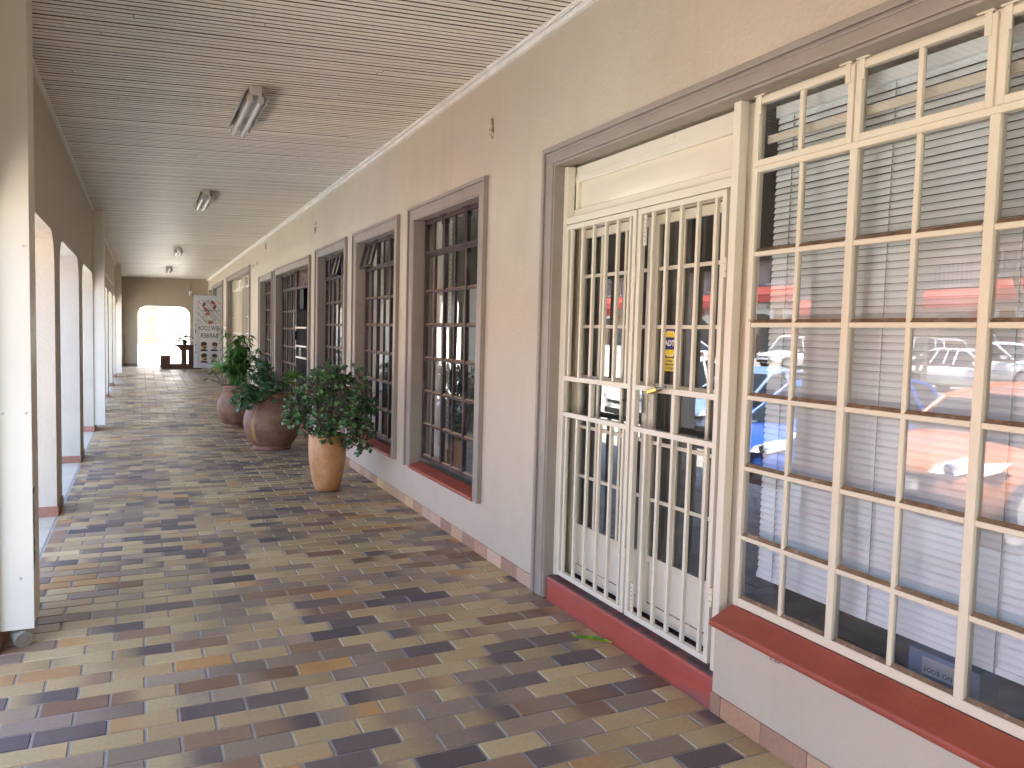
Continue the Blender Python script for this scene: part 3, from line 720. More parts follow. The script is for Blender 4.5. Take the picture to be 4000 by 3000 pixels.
# ---- cream gate group further along
a, b, z0, z1 = OP[7]
zz3 = [2.02, 1.62, 1.22, .85, .5]
d3 = window(20.90, 21.767, .25, 2.70, M['cream'], 2, rows=[1.75, 1.36, .95, .6], vent=2.43, xf=2.20, hinge=True, glass='glassd', label='narrow cream window left of the far cream gate')
architrave(d3, a, b, .1, z1, ltop=.105, wd=.12)
d3b = window(17.206, 19.0, .25, 2.70, M['cream'], 3, rows=[1.75, 1.36, .95, .6], vent=2.43, xf=2.20, glass='glassd', label='cream window right of the far cream gate')
G3 = MB(); xg = 2.175
for y in (20.86, 19.02, 19.40): G3.box(xg, xg + .05, y, y + .04, .25, 2.69, g)
G3.box(xg, xg + .05, 19.06, 20.86, 2.42, 2.46, g); G3.box(xg + .03, xg + .045, 19.06, 20.86, 2.46, 2.66, M['panel']); G3.box(xg + .05, xg + .07, 19.06, 19.40, .25, 2.42, M['brown'])
g3 = thing('security_gate', 'cream double security gate partly hidden behind the long leaf shrub', 'gate', (2.18, 20, .25), 'security gates in the shop doorways'); G3.build('frame', g3, bevel=.003)
for ya, yb in ((19.45, 20.14), (20.16, 20.85)):
    Lf = MB()
    for y in (ya, yb - .03): Lf.box(xg - .01, xg + .02, y, y + .03, .27, 2.40, g)
    for z in (.27, 1.05, 1.33, 2.37): Lf.box(xg - .01, xg + .02, ya + .03, yb - .03, z, z + .03, g)
    for q in range(1, 6): y = lerp(ya, yb, q / 6); Lf.box(xg, xg + .016, y - .008, y + .008, .30, 2.37, g)
    Lf.build('gate_leaf', g3)
P3 = MB(); P3.box(2.27, 2.29, 19.40, 20.88, .25, 2.42, M['panel']); P3.build('door_panel', g3)
s3 = MB(); s3.box(2.09, 2.45, 17.21, 21.76, -.05, .25, M['redstep']); s3.build('step', bld, bevel=.01)

# ---- barber shop front: white frame, open door with poster seen from behind
a, b, z0, z1 = OP[8]
bf = window(25.05, 26.338, .25, 2.70, M['alu'], 2, rows=[], vent=2.42, xf=2.2, hinge=False, subs=1, label='white aluminium shop window beyond the open poster door')
architrave(bf, a, b, .1, z1, ltop=.09, wd=.11)
window(23.104, 24.1, .25, 2.70, M['alu'], 1, rows=[], vent=2.42, xf=2.2, hinge=False, subs=1, label='white aluminium sidelight near the notice plate')
s4 = MB(); s4.box(2.09, 2.45, 23.11, 26.33, -.05, .23, M['redstep']); s4.build('step', bld, bevel=.01)
YD = 25.0; k = YD / 23.3
def dx(v): return v * k
def dz(v): return 1.5 + (v - 1.5) * k
X0, X1, Z0, Z1 = dx(1.342), dx(2.084), dz(.335), dz(2.35)
DF = MB(); wd = .115
DF.box(X0, X0 + wd, YD, YD + .045, Z0, Z1, M['alu']); DF.box(X1 - wd * .55, X1, YD, YD + .045, Z0, Z1, M['alu']); DF.box(X0 + wd, X1 - wd * .55, YD, YD + .045, Z1 - .12, Z1, M['alu']); DF.box(X0 + wd, X1 - wd * .55, YD, YD + .045, Z0, Z0 + .12, M['alu'])
DF.box(X0 - .006, X0 - .001, YD + .003, YD + .042, Z0, Z1, M['alu'])
bd = DF.build('door', bld, bevel=.003); bd['label'] = 'open aluminium shop door with a barber poster read from behind'
for zq in (.45, .67, 1.05, 1.28):
    HW = MB(); HW.box(X0 + .035, X0 + .055, YD - .006, YD - .0005, Z0 + zq * .98, Z0 + zq * .98 + (.12 if zq == 1.05 else .05), M['black']); HW.build('lock', bd)
HW = MB()
HW.tube([(X0 + .06, YD - .03, Z0 + 1.42), (X0 + .15, YD - .03, Z0 + 1.42)], .008, M['metal'], n=6); HW.build('handle', bd)
PO = MB(); PX0, PX1, PZ0, PZ1 = X0 + wd, X1 - wd * .55, Z0 + .12, Z1 - .12; yq = YD + .02
PW, PH = PX1 - PX0, PZ1 - PZ0
def pp(u, v, d): return Vector((PX0 + u * PW, yq - d, PZ0 + v * PH))
def poly(pts, m, d): PO.face([pp(u, v, d) for u, v in pts], m)
PO.face([(PX0, yq, PZ0), (PX1, yq, PZ0), (PX1, yq, PZ1), (PX0, yq, PZ1)], M['poster'])
def clip_diag(c, wdt, m, d):      # diagonal stripe running down to the right, clipped to the upper panel
    v0, v1 = .63, 1.0; A_ = PH / PW * .75
    pts = []
    poly_ = []
    def uat(v): return c + (1 - v) * A_ * 1.0
    P = [(uat(v1), v1), (uat(v1) + wdt, v1), (uat(v0) + wdt, v0), (uat(v0), v0)]
    def cl(P, f_in, inter):
        out = []
        for i in range(len(P)):
            p, q = P[i], P[(i + 1) % len(P)]
            if f_in(p): out.append(p)
            if f_in(p) != f_in(q): out.append(inter(p, q))
        return out
    def ix(x): return lambda p, q: (x, p[1] + (q[1] - p[1]) * (x - p[0]) / (q[0] - p[0]))
    P = cl(P, lambda p: p[0] >= 0, ix(0)); P = cl(P, lambda p: p[0] <= 1, ix(1)) if P else P
    if len(P) >= 3: poly(P, m, d)
for q in range(-5, 8): clip_diag(q * .22 - .3, .075, M['pink'] if q % 2 else M['greyink'], .001 + .0002 * (q % 2))
def ringarc(cx, cz, rx, rz, a0, a1, wdt, m, d, n=14):
    for i in range(n):
        t0, t1 = R(lerp(a0, a1, i / n)), R(lerp(a0, a1, (i + 1) / n))
        poly([(cx + rx * math.cos(t0), cz + rz * math.sin(t0)), (cx + rx * math.cos(t1), cz + rz * math.sin(t1)), (cx + (rx - wdt) * math.cos(t1), cz + (rz - wdt * .5) * math.sin(t1)), (cx + (rx - wdt) * math.cos(t0), cz + (rz - wdt * .5) * math.sin(t0))], m, d)
for cz, sg in ((.905, 1), (.715, -1)):
    for i in range(6):
        a0 = 20 + i * 60; ringarc(.5, cz, .31, .095, a0, a0 + 52, .11, (M['redink'], M['greyink'], M['hair2'])[i % 3] if sg > 0 else (M['greyink'], M['redink'], M['greyink'])[i % 3], .0018)
UU, VV = Vector((-1, 0, 0)), Vector((0, 0, 1))          # mirrored lettering
def ptext(body, size, u, v, m, bold=.002, sx_=1):
    PO.text(body, size, pp(u, v, .0024), UU * 1, VV, m, depth=-.0002, bold=bold, sx=sx_)
ptext('NEW LOOK', .19, .5, .553, M['ink'], bold=.0008, sx_=.68); ptext('BARBER', .19, .5, .437, M['ink'], bold=.0008, sx_=.78); ptext('MEN', .085, .34, .825, M['ink'], bold=.001); ptext('NEW LOOK', .06, .74, .83, M['hair1'], bold=.0005)
def head(u, v, s, skin, hair, face):
    # a barber style picture: shoulders, neck, face in profile and a quiff
    k_ = PW / PH
    def E(cu, cv, ru, rv, m, d, a0=0, a1=360, n=16): poly([(u + face * (cu + ru * math.cos(R(lerp(a0, a1, i / n)))) * s, v + (cv + rv * math.sin(R(lerp(a0, a1, i / n)))) * s * k_) for i in range(n + (0 if a1 - a0 == 360 else 1))], m, d)
    poly([(u - .48 * s, v - .62 * s * k_), (u + .48 * s, v - .62 * s * k_), (u + .25 * s, v - .40 * s * k_), (u - .3 * s, v - .36 * s * k_)], M['ink'], .0022)
    poly([(u + face * a * s, v + b * s * k_) for a, b in ((-.22, -.42), (.14, -.42), (.16, -.1), (-.26, .05))], skin, .0026)
    E(0, .05, .30, .38, skin, .003); poly([(u + face * a * s, v + b * s * k_) for a, b in ((.26, .12), (.37, -.03), (.27, -.08))], skin, .0032)
    E(-.03, .30, .34, .24, hair, .0036); poly([(u + face * a * s, v + b * s * k_) for a, b in ((-.35, .3), (-.33, -.02), (-.2, .0), (-.12, .22))], hair, .0038)
    if skin is M['skin1']: E(.12, -.2, .17, .11, hair, .0039)
head(.27, .275, .40, M['skin1'], M['hair1'], 1); head(.74, .275, .38, M['skin2'], M['hair2'], -1); head(.28, .095, .40, M['skin1'], M['hair1'], 1); head(.73, .095, .36, M['skin2'], M['hair1'], -1)
PO.build('poster', bd)
cdm = MB(); A0 = Vector((X0 + .02, YD - .06, dz(1.86))); B0 = Vector((XR - .02, 22.257, 1.533))
cdm.tube([A0.lerp(B0, t_ / 12) + Vector((0, 0, -.03 * math.sin(math.pi * t_ / 12))) for t_ in range(13)], .006, M['grime'], n=5); cdm.box(XR - .03, XR, 22.24, 22.275, 1.52, 1.546, M['metal'])
tag(cdm.build('door_cord'), 'thin cord from a wall hook holding the poster door open', 'cord')
window(26.93, 28.25, .42, 2.70, M['brown'], 2, rows=[1.75, 1.3, .9], vent=2.3, xf=2.18, hinge=False, label='last small brown window beside the end wall')
NP = MB(); NP.box(XR - .006, XR, 22.36, 22.50, 1.66, 2.02, M['whitetrim'])
for q in range(4): NP.box(XR - .0075, XR - .006, 22.375, 22.485, 1.70 + q * .085, 1.735 + q * .085, M['greyink'])
tag(NP.build('notice_plate', None), 'small white notice plate on the wall right of the poster door', 'notice')

# broken plaster where old fittings were taken off
def scar(y, z, wy, hz, seed):
    random.seed(seed); S = MB(); n = 18; m = paint('broken_plaster_%d' % seed, (.30, .23, .15), rough=.9, var=.5, vscale=30, bump=1, bscale=60, c2=(.6, .55, .45), c2scale=30, c2lo=.5, c2hi=.55)
    rad = [random.uniform(.65, 1.1) for _ in range(n)]
    ring = [(XR - .003, y + wy * rad[i] * math.cos(2 * math.pi * i / n), z + hz * rad[i] * math.sin(2 * math.pi * i / n)) for i in range(n)]
    inn = [(XR - random.uniform(.004, .022), y + wy * .55 * rad[i] * math.cos(2 * math.pi * i / n), z + hz * .55 * rad[i] * math.sin(2 * math.pi * i / n)) for i in range(n)]
    for i in range(n):
        j = (i + 1) % n; S.face([ring[j], ring[i], inn[i], inn[j]], m)
    S.face(inn[::-1], m)
    S.build('plaster_scar', bld)
scar(4.722, 2.845, .03, .085, 3); scar(10.41, 2.83, .08, .085, 4); scar(14.87, 2.98, .05, .07, 5); scar(16.02, 2.76, .04, .05, 6); scar(16.6, 2.75, .03, .045, 8); scar(2.05, .345, .03, .012, 9)
random.seed(21)

# ---- interiors
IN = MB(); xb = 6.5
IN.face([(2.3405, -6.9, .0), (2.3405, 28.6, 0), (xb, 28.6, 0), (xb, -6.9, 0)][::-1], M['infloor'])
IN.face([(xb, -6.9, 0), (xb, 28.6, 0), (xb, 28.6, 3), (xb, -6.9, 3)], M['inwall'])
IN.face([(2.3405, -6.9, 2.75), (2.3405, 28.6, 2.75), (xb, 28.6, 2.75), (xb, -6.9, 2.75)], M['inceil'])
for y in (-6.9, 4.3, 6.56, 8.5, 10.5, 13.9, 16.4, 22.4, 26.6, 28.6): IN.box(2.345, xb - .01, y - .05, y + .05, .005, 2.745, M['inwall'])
# cream posts just inside the brown windows
IN.box(2.245, 2.27, 5.93, 6.285, .44, 2.42, M['incream']); IN.box(2.245, 2.27, 7.78, 8.205, .44, 2.42, M['incream'])
IN.box(3.4, 5.5, 4.5, 5.2, .005, .75, M['wood']); IN.box(2.9, 3.5, 2.9, 3.5, .005, .8, M['wood']); IN.box(4.8, 5.4, 2.2, 3.3, .005, 1.7, M['inwall']); IN.box(2.45, 2.95, -2.5, 2.3, .005, .36, M['wood'])
IN.box(3.2, 3.8, 7.0, 7.6, .005, 1.1, M['wood'])
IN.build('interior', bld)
for i, (x, y0, y1) in enumerate(((3.0, 4.4, 6.3), (3.8, 4.4, 6.3), (4.7, 4.4, 6.3), (3.6, 1.0, 1.5), (4.4, .6, 1.6))):
    Ls = MB(); n = 6
    for q in range(n):
        ya, yb = lerp(y0, y1, (q + .06) / n), lerp(y0, y1, (q + .94) / n); Ls.box(x - .05, x + .05, ya, yb, 2.70, 2.735, M['striplamp'])
    Ls.build('strip_lamp', bld)
ru = MB(); ru.box(2.262 - .0, 2.27, 5.90, 5.925, .55, 2.4, M['whitetrim']); 
for q in range(46): ru.box(2.2605, 2.262, 5.906, 5.918, .6 + q * .04, .612 + q * .04, M['black'])
ru.build('shelf_upright', bld)
# grey curtain strips in the third and fourth windows and dark window
cu_ = MB()
for (a, b) in ((8.78, 9.9), (14.2, 15.5), (12.4, 13.5)):
    n = int((b - a) / .03); pts = [(2.30 + .02 * math.sin(i * 1.1) + .012 * math.sin(i * .43), lerp(a, b, i / n)) for i in range(n + 1)]
    for i in range(n): cu_.face([(pts[i + 1][0], pts[i + 1][1], .45), (pts[i][0], pts[i][1], .45), (pts[i][0], pts[i][1], 2.35), (pts[i + 1][0], pts[i + 1][1], 2.35)], M['curtain'], True)
cu_.build('curtain', bld)
tt = MB(); tt.box(2.192, 2.194, 9.72, 9.80, 1.34, 1.47, M['teal']); tag(tt.build('price_tag'), 'small teal tag hanging inside the window with the middle vent open', 'tag')

# ---- venetian blinds behind the big window
def blind(ya, yb, label, tilt0):
    rt = thing('venetian_blind', label, 'blind', (2.25, (ya + yb) / 2, .56), 'venetian blinds behind the wide cream window')
    HR = MB(); HR.box(2.225, 2.262, ya, yb, 2.362, 2.405, M['blind']); HR.build('headrail', rt)
    SL = MB(); zt = 2.35; zb = .565; n = 73; wv = .0255
    for i in range(n):
        z = lerp(zt, zb + .02, i / (n - 1)); t_ = R(tilt0 + random.uniform(-2.5, 2.5)); dxx, dzz = math.cos(t_) * wv / 2, math.sin(t_) * wv / 2
        sag = random.uniform(-.0012, .0012)
        cx = 2.243; A = [(cx - dxx, z - dzz), (cx - .0018, z + .0026), (cx + dxx, z + dzz)]
        for (p, q) in ((0, 1), (1, 2)):
            SL.face([(A[p][0], yb, A[p][1] + sag), (A[p][0], ya, A[p][1] - sag), (A[q][0], ya, A[q][1] - sag), (A[q][0], yb, A[q][1] + sag)], M['blind'], False)
    SL.build('slats', rt)
    BR = MB(); BR.box(2.233, 2.253, ya, yb, zb - .012, zb + .008, M['blind']); BR.build('bottom_rail', rt)
    CD = MB()
    for y in [yb - .09 - .44 * q for q in range(int((yb - ya) / .44) + 1)]:
        CD.tube([(2.229, y, 2.36), (2.229, y, zb - .01)], .0014, M['blindcord'], n=4); CD.tube([(2.257, y, 2.36), (2.257, y, zb - .01)], .0014, M['blindcord'], n=4)
        for i in range(72): z = lerp(2.345, zb + .02, i / 71); CD.tube([(2.228, y, z - .010), (2.238, y + .006, z + .006)], .0022, M['blindcord'], n=4)
    CD.build('ladder_cords', rt)
    return rt
blind(.52, 2.332, 'venetian blind behind the wide cream window, the one beside the gate post', 68)
blind(-1.3, .508, 'venetian blind behind the wide cream window, the one farther from the gate', 68)
ctn = thing('carton', 'flat blue and white carton lying on the inside sill under the blind', 'carton', (2.32, 1.55, .44))
C_ = MB(); C_.box(2.262, 2.36, 1.42, 1.66, .435, .52, M['carton']); C_.build('box', ctn, bevel=.003)
C_ = MB(); C_.face([(2.2605, 1.61, .45), (2.2605, 1.45, .45), (2.2605, 1.45, .505), (2.2605, 1.61, .505)], M['poster']); C_.text('ITEM NO: BOOT', .02, (2.2598, 1.53, .468), (0, 1, 0), (0, 0, -1), M['ink'], depth=.0006, bold=.0004); C_.build('label', ctn)

# ------------------------------------------------------------------ arcade wall
XO = -1.04
PC = [4.42 + 2.65 * i for i in range(-5, 10)]
PH = {}
def pier_span(i, c):
    if abs(c - 4.42) < .01: return (4.06, 4.745)
    if abs(c - 7.07) < .01: return (6.865, 7.305)
    if abs(c - 9.72) < .01: return (9.45, 10.0)
    if abs(c - 12.37) < .01: return (12.14, 12.72)
    return (c - .26, c + .26)
spans = [pier_span(i, c) for i, c in enumerate(PC)]
aw = thing('arcade_wall', 'plastered arcade wall with round cornered arches opening onto the car park', 'arcade', (XL, 10, 0))
AW = MB(); zt = 3.5
def arch_spandrel(mb, p0, p1, ztop, zarch, rad, mk, d, m):
    # p0..p1 along the wall; mk(t, z) makes the point
    pts = [(p0, ztop), (p1, ztop)]
    pts += [(p1, zarch - rad)] + [(p1 - rad + rad * math.cos(R(a)), zarch - rad + rad * math.sin(R(a))) for a in range(10, 90, 10)] + [(p1 - rad, zarch)]
    pts += [(p0 + rad, zarch)] + [(p0 + rad - rad * math.sin(R(a)), zarch - rad + rad * math.cos(R(a))) for a in range(10, 90, 10)] + [(p0, zarch - rad)]
    n = len(pts)
    # split: strips between the arch line and the top so every face is convex
    low = pts[2:]
    low = low[::-1]
    F = [mk(t_, z_) for t_, z_ in low]; B = [Vector(v_) + d for v_ in F]
    T = [mk(t_, ztop) for t_, z_ in low]; TB = [Vector(v_) + d for v_ in T]
    for i in range(len(low) - 1):
        if abs(low[i + 1][0] - low[i][0]) > 1e-6:
            mb.face([F[i], F[i + 1], T[i + 1], T[i]], m); mb.face([B[i + 1], B[i], TB[i], TB[i + 1]], m)
        mb.face([F[i + 1], F[i], B[i], B[i + 1]], m, True)
for i, (a, b) in enumerate(spans):
    AW.box(XO, XL, a, b, -.3, zt, M['arcade'])
    if i + 1 < len(spans):
        arch_spandrel(AW, b, spans[i + 1][0], zt, 2.18, .27, lambda t_, z_: (XL, t_, z_), Vector((XO - XL, 0, 0)), M['arcade'])
AW.build('wall', aw)
SKL = MB()
for (a, b) in spans:
    z = zf(a); c = jit((.36, .17, .12), .15)
    SKL.box(XO + .01, XL + .008, a - .009, a - .0005, z, z + .075, M['skirt'], c); SKL.box(XL + .0005, XL + .009, a, b, z, z + .075, M['skirt'], c); SKL.box(XO + .01, XL + .008, b + .0005, b + .009, z, z + .075, M['skirt'], c)
SKL.build('skirting', aw)
LB = MB(); y = YB
while y < YE:
    y1 = min(y + 3, YE); LB.box(XL + .0, XL + .022, y, y1 - .003, zc(XL, y) - .03, zc(XL, y) + .01, M['cornice']); y = y1
LB.build('batten', aw)
# seam slits in the panelled part above the far arches
SS = MB()
for y in (17.2, 18.35, 19.6): SS.box(XL - .0005, XL + .0015, y - .012, y + .012, 2.42, 3.02, M['void'])
SS.box(XL, XL + .014, 16.2, 20.4, 2.40, 2.425, M['cornice']); SS.build('seam', aw)

# downpipe covers
def cover(y, zb, label):
    rt = thing('downpipe_cover', label, 'pipe cover', (XL + .075, y, 0), 'downpipe covers on the arcade piers')
    B = MB(); x0, x1 = XL + .001, XL + .142; y0, y1 = y, y + .215; zt_ = zc(XL, y) - .002; t_ = .004
    B.box(x0, x1, y0, y0 + t_, zb, zt_, M['cover']); B.box(x1 - t_, x1, y0 + t_, y1, zb + .02, zt_, M['cover']); B.box(x0, x1 - t_, y1 - t_, y1, zb + .05, zt_, M['cover'])
    B.build('casing', rt, bevel=.0015, seg=1)
    S = MB()
    for z, xx in ((.24, .09), (1.0, .03), (1.0, .12), (1.75, .12)):
        S.tube([(XL + xx, y - .004, zb + z), (XL + xx, y + .001, zb + z)], .006, M['metal'], n=8)
    S.build('screw', rt)
    if y > 5: return
    E_ = MB(); E_.tube([(XL + .055, y + .11, 1.0), (XL + .055, y + .11, zb + .03), (XL + .055, y + .10, zb - .01), (XL + .075, y + .05, zf(y) + .045), (XL + .10, y + .0, zf(y) + .036)], .036, M['pipe'], n=14)
    E_.tube([(XL + .092, y + .015, zf(y) + .04), (XL + .102, y - .003, zf(y) + .036)], .040, M['pipe'], n=14)
    E_.build('elbow', rt)
cover(4.10, .085, 'cream boxed downpipe cover with a broken pipe elbow showing under it and a rusty edge')
cover(12.16, .085, 'cream boxed downpipe cover on the pier just past the three bright arches')
cover(22.72, .22, 'farthest boxed downpipe cover next to the end wall arch')
# open rust along the near cover edge
ru_ = MB(); random.seed(5)
for q in range(14): z = .36 + q * .027; ru_.box(XL + .1418, XL + .1432, 4.105 + random.uniform(0, .01), 4.125 + random.uniform(0, .03), z, z + .026, M['void'] if q % 3 else M['pipe'])
nc = [o for o in bpy.data.objects if o.name == 'downpipe_cover'][0]; ru_.build('rust_edge', nc)

# ------------------------------------------------------------------ end wall
ew = thing('end_wall', 'plastered end wall with a round cornered arch out to bright sunlight', 'wall', (.7, YE, 0))
EW = MB(); a0, a1 = -.09, 1.515
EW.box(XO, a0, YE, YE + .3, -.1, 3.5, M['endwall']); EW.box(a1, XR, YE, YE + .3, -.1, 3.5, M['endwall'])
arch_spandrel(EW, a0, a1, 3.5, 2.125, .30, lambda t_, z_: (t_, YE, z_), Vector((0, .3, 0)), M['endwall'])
EW.build('wall', ew)
ES = MB(); ES.box(XL, a0, YE - .01, YE, .12, .21, M['skirt'], (.2, .13, .10)); ES.box(a1, XR, YE - .01, YE, .12, .21, M['skirt'], (.2, .13, .10)); ES.build('skirting', ew)
BW = MB(); BW.box(XO, XR, YB - .3, YB, 2.3, 3.5, M['endwall']); BW.box(XO, -.3, YB - .3, YB, -.1, 2.3, M['endwall']); BW.box(1.7, XR, YB - .3, YB, -.1, 2.3, M['endwall'])
tag(BW.build('rear_wall'), 'plastered wall with an opening at the near end of the walkway', 'wall')
# security camera
cc_ = thing('security_camera', 'white dome security camera under a conduit on the end wall', 'camera', (1.528, YE - .05, 2.57))
B = MB(); B.box(1.475, 1.585, YE - .055, YE, 2.585, 2.66, M['white']); B.build('mount', cc_, bevel=.01)
B = MB(); B.lathe([(.0, 2.50), (.03, 2.505), (.05, 2.53), (.055, 2.56), (.055, 2.60)], (1.528, YE - .07, 0), M['white'], n=20); B.build('housing', cc_)
B = MB(); B.tube([(1.528, YE - .115, 2.545), (1.528, YE - .128, 2.54)], .022, M['black'], n=12); B.build('lens', cc_)
B = MB(); B.tube([(1.52, YE - .012, 2.66), (1.52, YE - .012, zc(1.52, YE))], .011, M['endwall'], n=8); B.build('conduit', cc_)

# ------------------------------------------------------------------ ceiling lights
def fixture(y0, label):
    L_ = 1.08; x = .71; zc0 = zc(x, y0 + .6) - .002
    rt = thing('ceiling_light', label, 'light', (x, y0 + L_ / 2, zc0), 'twin tube ceiling lights')
    B = MB(); B.box(-.040, .040, -L_ / 2, L_ / 2, -.062, 0, M['fixture']); B.build('housing', rt, loc=(0, 0, 0), bevel=.003)
    for sg in (-1, 1):
        B = MB(); prof = [(.041, -.010), (.062, -.030), (.088, -.080), (.084, -.082), (.058, -.035), (.041, -.016)]
        P = [(sg * a, -L_ / 2 + .03, b) for a, b in prof]; Q = [(p[0], L_ / 2 - .03, p[2]) for p in P]; n = len(P)
        B.idx(P + Q, [(i, (i + 1) % n, n + (i + 1) % n, n + i) for i in range(n)] + [tuple(range(n)), tuple(range(2 * n - 1, n - 1, -1))], M['fixture']); B.build('reflector', rt, loc=(0, 0, 0))
        B = MB(); B.tube([(sg * .036, -L_ / 2 + .035, -.094), (sg * .036, L_ / 2 - .035, -.094)], .018, M['tube'], n=12); B.build('tube', rt, loc=(0, 0, 0))
        for e in (-1, 1):
            B = MB(); B.box(sg * .036 - .018, sg * .036 + .018, e * (L_ / 2 - .035), e * (L_ / 2 - .008), -.113, -.0625, M['fixture'])
            B.build('lamp_holder', rt, loc=(0, 0, 0), bevel=.004)
    return rt
f0 = fixture(5.60, 'twin tube ceiling light overhead opposite the window next to the cream gate, the largest one')
for y0, lab in ((9.95, 'twin tube ceiling light above the two round clay pots'), (17.35, 'small ceiling light above the floor where the pavers turn pale'), (22.85, 'smallest ceiling light, the one nearest the end wall')):
    c = copy_tree(f0); c.location = (.71, y0 + .60, zc(.71, y0 + .6) - .002); c['label'] = lab

# ------------------------------------------------------------------ pots
def pot_tall():
    B = MB(); c = (1.575, 7.24, 0)
    prof = [(0, .0), (.105, 0), (.112, .006), (.128, .06), (.146, .14), (.162, .24), (.171, .34), (.173, .42), (.171, .50), (.168, .522), (.160, .527), (.150, .522), (.148, .48), (.146, .44)]
    B.lathe(prof, c, M['terra'], n=64); B.lathe([(.147, .46), (0, .475)], c, M['soil'], n=32)
    return tag(B.build('plant_pot', weld=True), 'tall smooth orange terracotta pot with the jade plant', 'pot')
pot_tall()
def round_pot(c, s, label, stripes, foot=True):
    rt = thing('plant_pot', label, 'pot', c)
    prof = [(0, .0), (.225, .0), (.228, .03), (.215, .045), (.245, .065), (.29, .13), (.328, .22), (.342, .31), (.335, .40), (.305, .49), (.262, .555), (.235, .575), (.232, .59), (.248, .60), (.252, .612), (.243, .624), (.236, .632), (.243, .642), (.256, .66), (.257, .685), (.245, .70), (.23, .70), (.215, .69), (.212, .64)]
    pr = [(a * s, b * s) for a, b in prof]
    def mf(an, i):
        for st_, wd_ in stripes:
            d = (an - st_ + math.pi) % (2 * math.pi) - math.pi
            if abs(d) < wd_ * (1 + .4 * math.sin(i * 1.3)) and i > 3: return M['ochre']
        return M['oldpot']
    B = MB(); B.lathe(pr, c, M['oldpot'], n=90, mfun=mf); B.build('bowl', rt, weld=True)
    B = MB(); B.lathe([(.214 * s, .655 * s), (0, .67 * s)], c, M['soil'], n=32); B.build('soil', rt)
    return rt
def ang_to(c, off): # angle of the side facing the camera plus an offset
    return math.atan2(-c[1], -c[0]) + off
c2 = (1.475, 9.95, 0); round_pot(c2, 1.0, 'round weathered clay pot with an ochre stripe, in front of the other round pot', [(ang_to(c2, -.72), .055)])
c3 = (1.33, 12.3, 0); round_pot(c3, .90, 'round clay pot standing farther back behind the striped one', [(ang_to(c3, .42), .10)])
# ------------------------------------------------------------------ plants
def leaf(mb, p, d, nrm, L, Wd, c, m, seg=3, droop=0.0, fold=.15, wide=.45, tip=.0):
    d = Vector(d).normalized(); nrm = Vector(nrm); nrm = (nrm - d * nrm.dot(d)); 
    if nrm.length < 1e-4: nrm = d.orthogonal()
    nrm.normalize(); s = d.cross(nrm)
    V = []; p = Vector(p); cur = p.copy(); dd = d.copy()
    for i in range(seg + 1):
        t = i / seg; w = Wd * (math.sin(math.pi * min(1, (t * (1 - tip) + .04)) ** (wide * 1.6)) if t < 1 else .04)
        V += [cur - s * w + nrm * w * fold, cur.copy(), cur + s * w + nrm * w * fold]
        dd = (dd + Vector((0, 0, -1)) * droop / seg).normalized(); cur = cur + dd * (L / seg); nrm = (nrm - dd * nrm.dot(dd)).normalized()
    F = []
    for i in range(seg):
        a = i * 3; F += [(a, a + 1, a + 4, a + 3), (a + 1, a + 2, a + 5, a + 4)]
    mb.idx(V, F, m, True, c)
def green(base, v=.35):
    k = random.uniform(1 - v, 1 + v); h = random.uniform(-.25, .25); return (base[0] * k * (1 + h), base[1] * k, base[2] * k * (1 - h * .5))
def rvec():
    while True:
        v = Vector((random.uniform(-1, 1), random.uniform(-1, 1), random.uniform(-1, 1)))
        if .05 < v.length < 1: return v.normalized()

# jade plant
random.seed(11)
jp = thing('jade_plant', 'bushy jade plant with small round dark leaves spilling out of the tall terracotta pot', 'plant', (1.575, 7.24, .47))
br = MB(); lf = MB(); base = Vector((1.575, 7.24, .46)); JG = (.08, .18, .06)
blobs = [((1.30, 7.2, .78), .17), ((1.42, 7.1, .96), .16), ((1.58, 7.2, 1.06), .15), ((1.50, 7.4, .86), .18), ((1.70, 7.2, .98), .16), ((1.82, 7.15, 1.06), .12), ((1.90, 7.2, .88), .16), ((1.98, 7.25, .80), .11), ((1.78, 7.1, .74), .17), ((1.62, 7.05, .70), .16), ((1.45, 7.0, .66), .14),
         ((1.30, 7.15, .62), .12), ((1.86, 7.1, .58), .14), ((1.84, 7.08, .46), .12), ((1.90, 7.2, .68), .13), ((1.68, 7.0, .53), .10), ((1.24, 7.3, .66), .10), ((1.55, 7.5, 1.0), .14), ((1.75, 7.5, .85), .16), ((1.86, 7.0, .40), .08), ((1.52, 7.0, .52), .08), ((1.66, 7.22, 1.12), .09), ((1.53, 7.15, 1.10), .09)]
